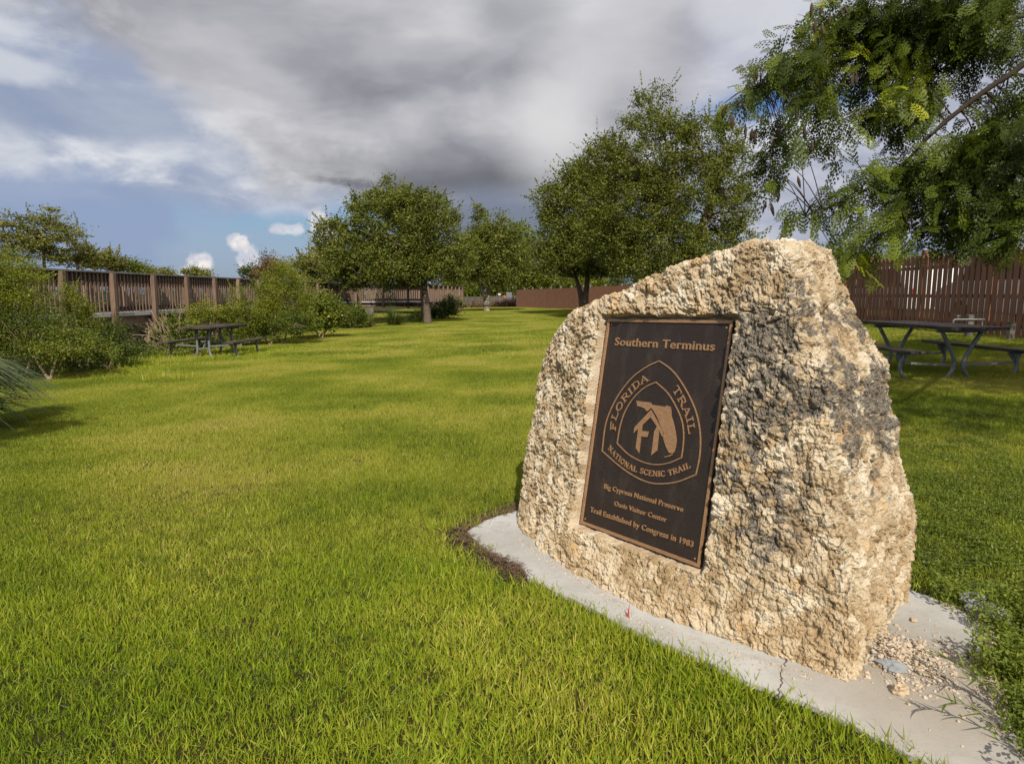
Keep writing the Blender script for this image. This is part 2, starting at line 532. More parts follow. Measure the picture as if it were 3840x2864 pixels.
M['palm'] = leaf_mat('palmetto blades', [(0.0, (0.05, 0.08, 0.025)), (0.5, (0.11, 0.15, 0.05)), (1.0, (0.25, 0.28, 0.11))], 0.25, 0.4, 2, 0.2)
M['clump'] = leaf_mat('long grass blades', [(0.0, (0.05, 0.075, 0.015)), (0.6, (0.10, 0.14, 0.03)), (1.0, (0.24, 0.21, 0.08))], 0.25, 0.5, 2, 0.3)
M['pod'] = plain_mat('seed pods', (0.075, 0.050, 0.032), 0.8, 0.2)
M['grass'] = leaf_mat('grass blades', [(0.0, (0.085, 0.145, 0.008)), (0.28, (0.19, 0.285, 0.014)), (0.52, (0.32, 0.385, 0.026)), (0.76, (0.46, 0.45, 0.060)), (0.92, (0.60, 0.53, 0.14)), (1.0, (0.44, 0.31, 0.17))], 0.34, 0.5, 0.7, 0.42, 0.3)
M['grass_far'] = leaf_mat('dry lawn blades', [(0.0, (0.080, 0.120, 0.010)), (0.28, (0.18, 0.235, 0.018)), (0.52, (0.295, 0.325, 0.032)), (0.76, (0.41, 0.385, 0.070)), (0.92, (0.53, 0.45, 0.14)), (1.0, (0.40, 0.28, 0.16))], 0.30, 0.55, 0.5, 0.50, 0.3)
M['weed'] = leaf_mat('weed leaves', [(0.0, (0.07, 0.105, 0.010)), (0.6, (0.15, 0.20, 0.018)), (1.0, (0.30, 0.33, 0.05))], 0.28, 0.5, 2, 0.3)

def ground_mat():
    m, T, out = mat_new('turf soil')
    pos = T.new('ShaderNodeNewGeometry').outputs['Position']
    n = T.noise(pos, 0.35, 5, 0.6)
    n2 = T.noise(pos, 9, 6, 0.7)
    n3 = T.noise(pos, 70, 4, 0.7)
    a = T.mix(T.smooth(n2, 0.35, 0.65), (0.026, 0.028, 0.008, 1), (0.065, 0.065, 0.014, 1))
    a = T.mix(T.math('MULTIPLY', T.smooth(n, 0.45, 0.7), 0.6), a, (0.11, 0.09, 0.035, 1))
    a = T.mix(T.math('MULTIPLY', T.smooth(n3, 0.5, 0.62), 0.5), a, (0.07, 0.05, 0.03, 1))
    principled(T, out, a, 0.95, 0.1, bump=n3, bstr=0.8, bdist=0.02)
    return m
M['ground'] = ground_mat()

def concrete_mat():
    m, T, out = mat_new('pale concrete')
    pos = T.new('ShaderNodeNewGeometry').outputs['Position']
    n = T.noise(pos, 1.6, 7, 0.62)
    n2 = T.noise(pos, 45, 6, 0.7)
    n3 = T.noise(T.vmath('MULTIPLY', pos, (1, 6, 1)), 16, 5, 0.6)
    c = T.mix(T.smooth(n, 0.3, 0.7), (0.40, 0.385, 0.355, 1), (0.57, 0.56, 0.535, 1))
    c = T.mix(T.math('MULTIPLY', T.smooth(n2, 0.5, 0.75), 0.4), c, (0.28, 0.25, 0.21, 1))
    c = T.mix(T.math('MULTIPLY', T.smooth(T.noise(pos, 5.5, 8, 0.72, 0.6), 0.52, 0.70), 0.45), c, (0.27, 0.25, 0.22, 1))
    c = T.mix(T.math('MULTIPLY', T.smooth(T.noise(pos, 130, 3, 0.6), 0.66, 0.72), 0.6), c, (0.15, 0.12, 0.09, 1))
    # tan dust near the crumbling end of the stone
    dd = T.vmath('DISTANCE', pos, (1.35, 2.05, 0.0), out=1)
    dust = T.math('MULTIPLY', T.smooth(T.math('ADD', dd, T.math('MULTIPLY', n, 0.5)), 0.95, 0.35), 0.6)
    c = T.mix(dust, c, (0.36, 0.295, 0.22, 1))
    h = T.math('ADD', n2, T.math('MULTIPLY', n3, 0.8))
    principled(T, out, c, 0.9, 0.2, bump=h, bstr=0.25, bdist=0.004)
    return m
M['concrete'] = concrete_mat()

# ------------------------------------------------------------------ ground
def build_ground():
    xs = np.concatenate([np.linspace(-900, -40, 14), np.linspace(-36, 36, 145), np.linspace(40, 900, 14)])
    ys = np.concatenate([np.linspace(-300, -8, 10), np.linspace(-6, 90, 193), np.linspace(100, 1500, 24)])
    X, Y = np.meshgrid(xs, ys)
    Z = ground_z(X, Y)
    V = np.stack([X.ravel(), Y.ravel(), Z.ravel()], 1)
    nx, ny = len(xs), len(ys)
    i = np.arange(nx * ny).reshape(ny, nx)
    Fq = np.stack([i[:-1, :-1].ravel(), i[:-1, 1:].ravel(), i[1:, 1:].ravel(), i[1:, :-1].ravel()], 1)
    o = link_mesh('ground', np_mesh('ground', V, Fq, smooth=True), M['ground'])
    tag(o, kind='structure')
build_ground()

# the concrete pad outline, read as ground points
SLAB_PX = [(1752, 1992), (1800, 2040), (1868, 2080), (1950, 2110), (1985, 2165), (2080, 2215), (2200, 2268), (2330, 2340), (2440, 2390), (2560, 2440),
           (2700, 2505), (2850, 2575), (3010, 2625), (3090, 2665), (3190, 2715), (3330, 2790), (3500, 2870), (3700, 3010), (3950, 3200), (3900, 2900), (3830, 2790),
           (3790, 2700), (3762, 2612), (3740, 2540), (3735, 2440), (3726, 2349), (3662, 2308), (3557, 2262), (3429, 2218), (3300, 2150), (2700, 1960), (2200, 1880), (1975, 1900), (1900, 1925), (1820, 1950)]
SLAB = np.array([on_ground(x, y, 0.018)[:2] for x, y in SLAB_PX])

def poly_dist(P, poly):
    """signed distance, negative inside"""
    P = np.asarray(P, float)
    n = len(poly); d = np.full(len(P), 1e9); ins = np.zeros(len(P), bool)
    for i in range(n):
        a, b = poly[i], poly[(i + 1) % n]
        ab = b - a; t = np.clip(((P - a) @ ab) / (ab @ ab), 0, 1)
        d = np.minimum(d, np.linalg.norm(P - a - t[:, None] * ab, axis=1))
        c = (a[1] > P[:, 1]) != (b[1] > P[:, 1])
        with np.errstate(divide='ignore', invalid='ignore'):
            xi = (b[0] - a[0]) * (P[:, 1] - a[1]) / (b[1] - a[1]) + a[0]
        ins ^= c & (P[:, 0] < xi)
    return np.where(ins, -d, d)

def build_slab():
    # dense outline with small irregularities
    pts = []
    n = len(SLAB)
    for i in range(n):
        a, b = SLAB[i], SLAB[(i + 1) % n]
        k = max(1, int(np.linalg.norm(b - a) / 0.05))
        for j in range(k):
            p = a + (b - a) * j / k
            pts.append(p + rng.normal(0, 0.004, 2))
    mb = MB()
    m = len(pts)
    top = [(p[0], p[1], float(ground_z(p[0], p[1])) + 0.018) for p in pts]
    bot = [(p[0], p[1], float(ground_z(p[0], p[1])) - 0.10) for p in pts]
    mb.add(top + bot, [tuple(range(m))] + [(i, m + i, m + (i + 1) % m, (i + 1) % m) for i in range(m)])
    s = tag(mb.build('concrete_pad', M['concrete']), kind='structure')
    # crack across the pad below the stone, a dark strip painting its inner shade
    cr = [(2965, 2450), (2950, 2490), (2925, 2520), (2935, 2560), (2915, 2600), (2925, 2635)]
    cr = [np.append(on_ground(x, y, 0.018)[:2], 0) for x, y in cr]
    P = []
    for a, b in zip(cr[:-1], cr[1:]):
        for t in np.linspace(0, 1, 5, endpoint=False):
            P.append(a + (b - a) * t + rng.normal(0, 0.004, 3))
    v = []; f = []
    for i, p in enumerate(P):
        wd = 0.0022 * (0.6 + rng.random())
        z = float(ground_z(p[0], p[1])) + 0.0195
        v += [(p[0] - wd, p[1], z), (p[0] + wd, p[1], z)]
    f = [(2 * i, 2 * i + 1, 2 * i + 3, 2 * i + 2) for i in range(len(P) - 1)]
    MB().add(v, f).build('crack', plain_mat('crack shade', (0.10, 0.075, 0.05), 0.95), s)
    return s
build_slab()

# ------------------------------------------------------------------ the stone
UD = np.array([0.594, -0.803]); UD = UD / np.linalg.norm(UD)      # along the face, towards the near right end
WD = np.array([-UD[1], UD[0]])                                    # into the stone, away from the viewer
ORG = np.array([0.606, 2.71])
LEAN = 0.187
# plaque plane
PN = np.array([-0.792, -0.581, 0.184]); PN /= np.linalg.norm(PN)
r_tl = ray(2281.6, 1196.4)
P_TL = np.array([0, 0, EYE]) + r_tl * 3.36
def on_plaque(x, y, off=0.0):
    r = ray(x, y); o = np.array([0, 0, EYE])
    t = ((P_TL + PN * off - o) @ PN) / (r @ PN)
    return o + r * t
P_TR, P_BR, P_BL = on_plaque(2752, 1202), on_plaque(2626.8, 2129), on_plaque(2180, 1962)
PX = P_TR - P_TL; PWID = np.linalg.norm(PX); PX /= PWID
PY = np.cross(PN, PX); PY /= np.linalg.norm(PY)                   # up in the plate
PHEI = 0.5 * (np.linalg.norm(P_BL - P_TL) + np.linalg.norm(P_BR - P_TR))

def uw_of(p):
    d = p[..., :2] - ORG
    return d @ UD, d @ WD

def ray_w(x, y, wf):
    """intersect the pixel ray with the surface w = wf(z)"""
    r = ray(x, y); t = 3.0
    for _ in range(40):
        p = np.array([0, 0, EYE]) + r * t
        _, w = uw_of(p)
        t += (wf(p[2]) - w) / (r[:2] @ WD) * 0.7
    p = np.array([0, 0, EYE]) + r * t
    return uw_of(p)[0], p[2]

LEFT_PX = [(1962, 1960), (1965, 1900), (1990, 1735), (2010, 1545), (2016, 1400), (2040, 1290), (2072, 1222), (2150, 1168), (2200, 1140), (2375, 1078),
           (2430, 1040), (2530, 1003), (2600, 972), (2722, 938), (2790, 905), (2843, 893)]
RIGHT_PX = [(3430, 2215), (3410, 2081), (3412, 1925), (3381, 1873), (3347, 1717), (3338, 1613), (3277, 1474), (3286, 1395), (3199, 1292), (3121, 1196), (3060, 1040), (3008, 930), (2925, 900)]
def build_stone():
    lp = np.array([ray_w(x, y, lambda z: 0.30 - 0.17 * float(smoothstep(0.9, 1.4, z)) + LEAN * z) for x, y in LEFT_PX])
    rp = np.array([ray_w(x, y, lambda z: 0.86 - 0.30 * z) for x, y in RIGHT_PX])
    rp = rp[np.argsort(rp[:, 1])]; lp = lp[np.argsort(lp[:, 1])]
    lp[:, 0] += 0.03; rp[:, 0] -= 0.028; lp[:, 1] -= 0.012; rp[:, 1] -= 0.012
    zt = max(lp[-1, 1], rp[-1, 1]) - 0.005
    NZ, NU = 46, 44
    fu = np.array([-1.3, -1.12, -0.8, -0.3, 0.06, 0.44, 0.757, 0.86])
    fw = np.array([0.26, 0.16, 0.06, -0.04, -0.065, 0.015, 0.105, 0.30])          # foot line
    pu = np.array([-1.3, -1.0, -0.7, -0.55, 0.2, 0.45, 0.75, 0.95])
    pw = np.array([0.24, 0.12, 0.045, 0.02, 0.02, 0.04, 0.12, 0.25])               # line at plaque height
    V = []; F = []
    for k in range(NZ):
        z = -0.06 + (zt + 0.06) * k / (NZ - 1)
        um = np.interp(z, lp[:, 1], lp[:, 0]); ux = np.interp(z, rp[:, 1], rp[:, 0])
        if ux - um < 0.12:
            c = 0.5 * (ux + um); um, ux = c - 0.06, c + 0.06
        s = np.linspace(0, 1, NU)
        u = um + (ux - um) * (0.5 - 0.5 * np.cos(np.pi * s))
        frac = z / zt
        kz = smoothstep(0.0, 0.32, z)
        wf = np.interp(u, fu, fw) * (1 - kz) + np.interp(u, pu, pw) * kz + LEAN * z
        # extra bulge of the right shoulder towards the viewer near the foot
        back = (0.62 + 0.38 * smoothstep(-0.6, 0.5, u)) * (1.0 - 0.42 * frac) + 0.08 * z
        back = np.maximum(back, wf + 0.16)
        # round the two ends
        e = np.minimum(s, 1 - s)
        rnd = 1 - np.sqrt(np.clip(1 - (1 - np.clip(e / 0.10, 0, 1)) ** 2, 0, 1))
        mid = 0.5 * (wf + back)
        endr = s > 0.5
        k1 = np.where(endr, 0.16, 0.75)
        wf2 = wf + (mid - wf) * rnd * k1
        bk2 = back + (mid - back) * rnd * 0.5
        # near end corner: the foot juts out towards the viewer on the face side
        u_f = u + 0.15 * smoothstep(0.80, 1.0, s) * (1 - 0.85 * smoothstep(0.0, 0.75, z))
        ring = [(uu, w) for uu, w in zip(u_f, wf2)] + [(uu, w) for uu, w in zip(u[::-1], bk2[::-1])]
        for uu, w in ring:
            q = ORG + UD * uu + WD * w
            V.append((q[0], q[1], z))
        n = len(ring)
        if k:
            for j in range(n):
                F.append(((k - 1) * n + j, (k - 1) * n + (j + 1) % n, k * n + (j + 1) % n, k * n + j))
    F.append(tuple(reversed(range(n)))); F.append(tuple((NZ - 1) * n + j for j in range(n)))
    me = bpy.data.meshes.new('tmp'); me.from_pydata(V, [], F); me.update()
    tmp = bpy.data.objects.new('tmp', me); C.objects.link(tmp)
    rm = tmp.modifiers.new('r', 'REMESH'); rm.mode = 'VOXEL'; rm.voxel_size = 0.022
    sm = tmp.modifiers.new('s', 'SMOOTH'); sm.iterations = 6; sm.factor = 0.5
    rm2 = tmp.modifiers.new('r2', 'REMESH'); rm2.mode = 'VOXEL'; rm2.voxel_size = 0.0068
    dg = bpy.context.evaluated_depsgraph_get()
    ev = tmp.evaluated_get(dg)
    me2 = bpy.data.meshes.new_from_object(ev)
    bpy.data.objects.remove(tmp)
    n = len(me2.vertices)
    co = np.empty(n * 3); me2.vertices.foreach_get('co', co); co = co.reshape(-1, 3)
    no = np.empty(n * 3); me2.vertex_normals.foreach_get('vector', no); no = no.reshape(-1, 3)
    # relief
    wp = co + 0.055 * np.stack([fbm(co, 9, 3, 5), fbm(co, 9, 3, 55), fbm(co, 9, 3, 95)], 1)
    f1, f2, cid = worley(wp, 16, 3)
    g1, g2, cid2 = worley(wp + 0.01 * np.stack([fbm(co, 40, 2, 6), fbm(co, 40, 2, 56), fbm(co, 40, 2, 96)], 1), 36, 9)
    h1, h2, cid3 = worley(wp, 75, 19)
    big = fbm(co, 2.2, 3, 31)
    d = 0.060 * big + 0.022 * fbm(co, 7, 4, 71)
    crev = np.exp(-(f2 - f1) * 7.0)
    rid = lambda s, sd_: (1 - np.abs(fbm(wp, s, 2, sd_)) * 3.2).clip(-1, 1)
    d += 0.005 * rid(13, 201) - 0.006 * np.clip(rid(22, 221), 0, 1) ** 2 + 0.004 * rid(48, 241) + 0.010 * fbm(co, 30, 3, 261)
    d += 0.013 * np.sqrt(np.clip(1 - (g1 * 1.25) ** 2, 0, 1)) + 0.009 * np.sqrt(np.clip(1 - (f1 * 1.2) ** 2, 0, 1)) - 0.014 + 0.005 * np.sqrt(np.clip(1 - (h1 * 1.25) ** 2, 0, 1))
    pit, pit2, pc = worley(co, 11, 77)
    d += -0.028 * np.where(pc > .6, np.clip(1 - pit * 2.3, 0, 1), 0)
    d += -0.007 * crev + 0.008 * (cid - 0.5) - 0.012 * np.where(cid > 0.72, np.clip(1 - f1 * 1.6, 0, 1), 0) * 1.5
    d += -0.0085 * np.exp(-(g2 - g1) * 6.0) + 0.010 * (cid2 - 0.5) - 0.013 * np.where(cid2 > 0.66, np.clip(1 - g1 * 1.5, 0, 1), 0)
    d += -0.0035 * np.exp(-(h2 - h1) * 5.0) + 0.0045 * (cid3 - 0.5)
    # plaque seat
    rel = co - P_TL
    pa, pb, pn = rel @ PX, -(rel @ PY), rel @ PN
    inx = np.minimum(pa + 0.022, PWID + 0.034 - pa); iny = np.minimum(pb + 0.016, PHEI + 0.012 - pb)
    inside = np.minimum(inx, iny) + 0.012 * fbm(co, 14, 3, 12)
    front = (pn > -0.25) & (no @ PN > 0.2)
    k = np.where(front, smoothstep(-0.006, 0.008, inside), 0)
    newp = co + no * (d * 0.86)[:, None]
    flat = newp - PN[None] * (((newp - P_TL) @ PN) + 0.024 - 0.004 * fbm(co, 30, 3, 8))[:, None]
    newp = newp * (1 - k[:, None]) + flat * k[:, None]
    me2.vertices.foreach_set('co', newp.astype(np.float32).ravel())
    for nm, arr in (('cut', k), ('cell', cid), ('crev', crev)):
        a = me2.attributes.new(nm, 'FLOAT', 'POINT'); a.data.foreach_set('value', arr.astype(np.float32))
    # black crust: along the band right of the plaque and on the shoulder
    u, w = uw_of(newp); z = newp[:, 2]
    def bl(u0, z0, ru, rz, rot=0.0):
        c, s_ = math.cos(rot), math.sin(rot)
        a_ = ((u - u0) * c + (z - z0) * s_) / ru; b_ = (-(u - u0) * s_ + (z - z0) * c) / rz
        return np.exp(-(a_ ** 2 + b_ ** 2))
    st = 1.0 * bl(0.28, 1.12, 0.17, 0.30, -0.25) + 0.9 * bl(0.48, 0.98, 0.28, 0.15, -0.5) + 0.6 * bl(0.30, 0.80, 0.14, 0.14) + 0.55 * bl(0.33, 0.47, 0.10, 0.09) + 0.3 * bl(0.1, 1.3, 0.15, 0.08) + 0.28 * bl(0.45, 0.75, 0.35, 0.5)
    st = np.where(no @ PN > -0.2, st, 0.3)
    st = st * (1 - k) * 0.68 + (1.5 * fbm(newp, 8, 4, 41) + 1.3 * fbm(newp, 34, 3, 43) - 0.5 * d / 0.03 * 0.25) * np.clip(st * 1.6, 0, 1)
    a = me2.attributes.new('crust', 'FLOAT', 'POINT'); a.data.foreach_set('value', st.astype(np.float32))
    me2.update(); me2.materials.clear()
    m, T, out = mat_new('pitted limestone')
    pos = T.new('ShaderNodeNewGeometry').outputs['Position']
    A = lambda s: T.new('ShaderNodeAttribute', attribute_name=s).outputs['Fac']
    n1 = T.noise(pos, 4, 6, 0.65); n2 = T.noise(pos, 38, 6, 0.7); n3 = T.noise(pos, 150, 4, 0.6)
    v = T.math('ADD', T.math('MULTIPLY', n1, 0.45), T.math('ADD', T.math('MULTIPLY', n2, 0.35), T.math('MULTIPLY', A('cell'), 0.2)))
    sepz = T.new('ShaderNodeSeparateXYZ'); T.l.new(pos, sepz.inputs[0])
    c = T.ramp(v, [(0.34, (0.26, 0.18, 0.10)), (0.44, (0.43, 0.32, 0.195)), (0.54, (0.57, 0.465, 0.325)), (0.66, (0.72, 0.64, 0.51))])
    low = T.math('MULTIPLY', T.smooth(T.math('ADD', sepz.outputs[2], T.math('MULTIPLY', n1, 0.6)), 0.85, 0.25), 0.32)
    c = T.mix(low, c, (0.52, 0.37, 0.20, 1))
    # orange iron stain patches
    c = T.mix(T.math('MULTIPLY', T.smooth(T.noise(pos, 6.5, 4, 0.5), 0.60, 0.72), 0.5), c, (0.58, 0.36, 0.15, 1))
    # grey-black crust
    cf = T.smooth(T.math('ADD', A('crust'), T.math('MULTIPLY', T.math('SUBTRACT', n2, 0.5), 2.2)), 0.20, 0.62)
    cf = T.math('MULTIPLY', cf, T.smooth(T.noise(pos, 24, 6, 0.75), 0.30, 0.50))
    crustc = T.mix(T.smooth(n3, 0.35, 0.65), (0.034, 0.031, 0.029, 1), (0.20, 0.178, 0.155, 1))
    c = T.mix(T.math('MULTIPLY', cf, 0.88), c, crustc)
    fine = T.smooth(T.noise(pos, 60, 5, 0.75), 0.60, 0.70)
    c = T.mix(T.math('MULTIPLY', fine, 0.55), c, (0.22, 0.16, 0.10, 1))
    c = T.mix(T.math('MULTIPLY', A('cut'), 0.55), c, (0.66, 0.52, 0.40, 1))
    vo = T.new('ShaderNodeTexVoronoi', feature='F1'); vo.inputs['Scale'].default_value = 95; T.l.new(pos, vo.inputs['Vector'])
    bh = T.math('ADD', T.math('MULTIPLY', n2, 1.0), T.math('ADD', T.math('MULTIPLY', n3, 0.5), T.math('MULTIPLY', vo.outputs[0], 0.6)))
    principled(T, out, c, 0.92, 0.15, bump=bh, bstr=0.9, bdist=0.007)
    me2.materials.append(m)
    o = link_mesh('limestone_boulder', me2)
    tag(o, 'tall pitted cream limestone boulder with black crust, standing on the concrete pad', 'boulder')
    return o
build_stone()

def build_mortar():
    """grey mortar fillet along the foot of the face"""
    pts = [(2400, 2215), (2480, 2262), (2560, 2290), (2640, 2325), (2720, 2352), (2790, 2378), (2840, 2388)]
    P = [on_ground(x, y, 0.018) for x, y in pts]
    P = bez(P, 40)
    n = len(P)
    V = []; F = []
    rows = 8
    for i, p in enumerate(P):
        t = i / (n - 1); amp = math.sin(math.pi * min(1, max(0, t))) ** 0.5
        for j in range(rows):
            a = j / (rows - 1)
            h = 0.062 * a * amp + rng.normal(0, 0.003)
            dpt = -0.012 + 0.05 * a + rng.normal(0, 0.003)
            V.append((p[0] + WD[0] * dpt, p[1] + WD[1] * dpt, p[2] + h - 0.004))
    for i in range(n - 1):
        for j in range(rows - 1):
            F.append((i * rows + j, (i + 1) * rows + j, (i + 1) * rows + j + 1, i * rows + j + 1))
    o = link_mesh('mortar_fillet', np_mesh('mortar_fillet', V, F), plain_mat('grey mortar', (0.25, 0.23, 0.21), 0.95, 0.1, nscale=40, amp=0.3, bstr=0.8))
    tag(o, 'rough strip of grey mortar wedged under the lower front edge of the boulder', 'mortar')
build_mortar()
# ------------------------------------------------------------------ the plaque
def build_plaque():
    Mp = Matrix(((PX[0], PY[0], PN[0], P_TL[0]), (PX[1], PY[1], PN[1], P_TL[1]), (PX[2], PY[2], PN[2], P_TL[2]), (0, 0, 0, 1)))
    e = empty('bronze_plaque', label='dark bronze plaque with raised lettering and trail emblem, set into the boulder face', cat='plaque')
    e.matrix_world = Mp
    def loc(xz, yz):
        """pixel of the enlarged plaque view -> plate coordinates"""
        p = on_plaque(2150 + xz * 0.63579, 1150 + yz * 0.63579) - P_TL
        return np.array([p @ PX, p @ PY])
    m, T, out = mat_new('dark bronze')
    tc = T.new('ShaderNodeTexCoord').outputs['Object']
    vo = T.new('ShaderNodeTexVoronoi', feature='DISTANCE_TO_EDGE'); vo.inputs['Scale'].default_value = 60
    T.l.new(T.vmath('ADD', T.vmath('MULTIPLY', tc, (1.0, 1.5, 1.0)), T.vmath('MULTIPLY', T.noise(tc, 20, 3, col=True), (0.05, 0.05, 0.05))), vo.inputs['Vector'])
    n = T.noise(tc, 220, 3)
    spot = T.smooth(T.noise(tc, 55, 5, 0.8), 0.70, 0.78)
    dust = T.smooth(T.noise(T.vmath('MULTIPLY', tc, (1, .35, 1)), 9, 6, 0.7), 0.48, 0.72)
    c = T.mix(T.math('MULTIPLY', dust, 0.45), (0.026, 0.016, 0.012, 1), (0.075, 0.055, 0.042, 1))
    c = T.mix(T.math('MULTIPLY', spot, 0.5), c, (0.22, 0.19, 0.17, 1))
    h = T.math('ADD', T.smooth(vo.outputs[0], 0.0, 0.12), T.math('MULTIPLY', n, 0.5))
    principled(T, out, c, 0.5, 0.45, 0.0, bump=h, bstr=0.35, bdist=0.003)
    dark = m
    bronze, T, out = mat_new('rubbed bronze')
    tc = T.new('ShaderNodeTexCoord').outputs['Object']
    n = T.noise(T.vmath('MULTIPLY', tc, (1, 6, 1)), 40, 4, 0.6)
    principled(T, out, T.mix(T.smooth(n, 0.3, 0.7), (0.29, 0.155, 0.075, 1), (0.42, 0.24, 0.125, 1)), 0.42, 0.5, 0.2, bump=n, bstr=0.1)
    W, H = PWID, PHEI
    MB().box((0, -H, -0.018), (W, 0, 0)).build('plate', dark, e, bevel=0.002)
    b = 0.013
    fr = MB()
    fr.add([(0.001, -0.001, 0.0), (W - 0.001, -0.001, 0.0), (W - 0.001, -H + 0.001, 0.0), (0.001, -H + 0.001, 0.0),
            (0.001, -0.001, 0.006), (W - 0.001, -0.001, 0.006), (W - 0.001, -H + 0.001, 0.006), (0.001, -H + 0.001, 0.006),
            (b, -b, 0.006), (W - b, -b, 0.006), (W - b, -H + b, 0.006), (b, -H + b, 0.006),
            (b + .002, -b - .002, 0.0), (W - b - .002, -b - .002, 0.0), (W - b - .002, -H + b + .002, 0.0), (b + .002, -H + b + .002, 0.0)],
           [q for i in range(4) for q in ((i, (i + 1) % 4, 4 + (i + 1) % 4, 4 + i), (4 + i, 4 + (i + 1) % 4, 8 + (i + 1) % 4, 8 + i), (8 + i, 8 + (i + 1) % 4, 12 + (i + 1) % 4, 12 + i))])
    fr.build('border', bronze, e)

    def ribbon(pts, w, hgt, closed=False):
        P = np.array(pts); n = len(P)
        v = []
        for i in range(n):
            a = P[(i - 1) % n] if closed or i else P[0]
            c = P[(i + 1) % n] if closed or i < n - 1 else P[-1]
            d = c - a; d /= max(np.linalg.norm(d), 1e-9); s = np.array([-d[1], d[0]]) * w / 2
            l, r = P[i] + s, P[i] - s
            v += [(l[0], l[1], 0.0002), (l[0], l[1], hgt), (r[0], r[1], hgt), (r[0], r[1], 0.0002)]
        f = []
        rr = range(n if closed else n - 1)
        for i in rr:
            j = (i + 1) % n
            for k in range(3):
                f.append((4 * i + k, 4 * i + k + 1, 4 * j + k + 1, 4 * j + k))
        return v, f

    def path(zp, n=70):
        return [p for p in bez([loc(*q) for q in zp], n)]
    ol = path([(509, 320), (440, 352), (355, 413), (282, 500), (226, 600), (190, 705), (172, 850)])
    ob = path([(172, 850), (270, 935), (365, 1000), (470, 1040), (600, 1035), (725, 990)])
    orr = path([(725, 990), (746, 890), (752, 790), (744, 700), (722, 610), (680, 515), (622, 420), (570, 362), (509, 320)])
    ring = MB(); ring.add(*ribbon(ol[:-1] + ob[:-1] + orr[:-1], 0.0055, 0.004, True)); ring.build('emblem_outline', bronze, e)
    il = path([(490, 445), (425, 476), (360, 535), (310, 612), (279, 700), (260, 805)])
    ib = path([(260, 805), (325, 868), (400, 910), (480, 930), (560, 922), (640, 890)])
    ir = path([(640, 890), (650, 815), (652, 740), (640, 665), (607, 588), (558, 508), (490, 445)])
    ring = MB(); ring.add(*ribbon(il[:-1] + ib[:-1] + ir[:-1], 0.005, 0.004, True)); ring.build('emblem_inner_outline', bronze, e)
    I4 = Matrix.Identity(4)
    def flat(name, zp, z0=0.0003, h=0.004):
        poly = [tuple(loc(*q)) for q in zp]
        a = sum(poly[i][0] * poly[(i + 1) % len(poly)][1] - poly[(i + 1) % len(poly)][0] * poly[i][1] for i in range(len(poly)))
        if a < 0: poly = poly[::-1]
        mm = MB().prism(poly, Matrix.Translation((0, 0, z0)), h)
        return mm
    flat('m', [(375, 555), (459, 565), (463, 577), (545, 590), (553, 582), (575, 590), (579, 610), (580, 645), (590, 675), (597, 700), (606, 750), (611, 790),
               (606, 825), (599, 855), (590, 864), (566, 861), (559, 848), (548, 822), (540, 800), (534, 776), (532, 760), (537, 745), (526, 722), (514, 694), (505, 668), (492, 640),
               (474, 611), (461, 596), (446, 612), (436, 617), (424, 600), (402, 591), (380, 586)]).build('peninsula_map', bronze, e)
    flat('k', [(536, 884), (556, 880), (585, 868), (590, 872), (572, 882), (545, 888)]).build('island_chain', bronze, e)
    mono = flat('a', [(460, 609), (364, 710), (358, 746), (386, 718), (371, 832), (390, 862), (401, 766), (438, 768), (447, 735), (405, 732), (409, 700), (458, 652)])
    m2 = flat('b', [(460.6, 609), (458.6, 652), (496, 706), (480, 735), (462, 877), (496, 848), (508, 726), (528, 768), (531, 736)])
    mono.add(m2.v, m2.f); mono.build('monogram', bronze, e)

    # sans lettering
    def text(body, l, r, cap, off):
        cu = bpy.data.curves.new('t', 'FONT'); cu.body = body; cu.size = 1.0; cu.extrude = 0.5; cu.offset = off; cu.resolution_u = 3; cu.space_character = 1.06
        ob = bpy.data.objects.new('t', cu); C.objects.link(ob)
        me = bpy.data.meshes.new_from_object(ob.evaluated_get(bpy.context.evaluated_depsgraph_get()))
        bpy.data.objects.remove(ob); bpy.data.curves.remove(cu)
        n = len(me.vertices); co = np.empty(n * 3); me.vertices.foreach_get('co', co); co = co.reshape(-1, 3)
        L, Rr, K = loc(*l), loc(*r), loc(*cap)
        wid = Rr[0] - L[0]; capH = (K - L)[1]
        x0, x1 = co[:, 0].min(), co[:, 0].max()
        co[:, 0] = (co[:, 0] - x0) / (x1 - x0) * wid + L[0]
        co[:, 1] = co[:, 1] * capH / 0.73 + 0.5 * (L[1] + Rr[1])
        co[:, 2] = (co[:, 2] + 0.5) * 0.0045 + 0.0002
        # one object per letter: join mesh islands that overlap sideways (dots over i)
        par = list(range(n))
        def find(a):
            while par[a] != a: par[a] = par[par[a]]; a = par[a]
            return a
        for ed in me.edges:
            a, b2 = find(ed.vertices[0]), find(ed.vertices[1])
            if a != b2: par[a] = b2
        root = np.array([find(i) for i in range(n)])
        isl = sorted([(co[root == r_, 0].min(), co[root == r_, 0].max(), r_) for r_ in np.unique(root)])
        groups = []
        for x0_, x1_, r_ in isl:
            if groups and min(x1_, groups[-1][1]) - max(x0_, groups[-1][0]) > .5 * min(x1_ - x0_, groups[-1][1] - groups[-1][0]):
                groups[-1][2].append(r_); groups[-1][1] = max(groups[-1][1], x1_)
            else: groups.append([x0_, x1_, [r_]])
        polys = [tuple(q.vertices) for q in me.polygons]
        for _, _, rs in groups:
            rs = set(rs); ids = [i for i in range(n) if root[i] in rs]; mp_ = {i: k for k, i in enumerate(ids)}
            lm = bpy.data.meshes.new('letter'); lm.from_pydata([tuple(co[i]) for i in ids], [], [tuple(mp_[i] for i in q) for q in polys if q[0] in mp_]); lm.materials.append(bronze)
            link_mesh('letter', lm, None, e)
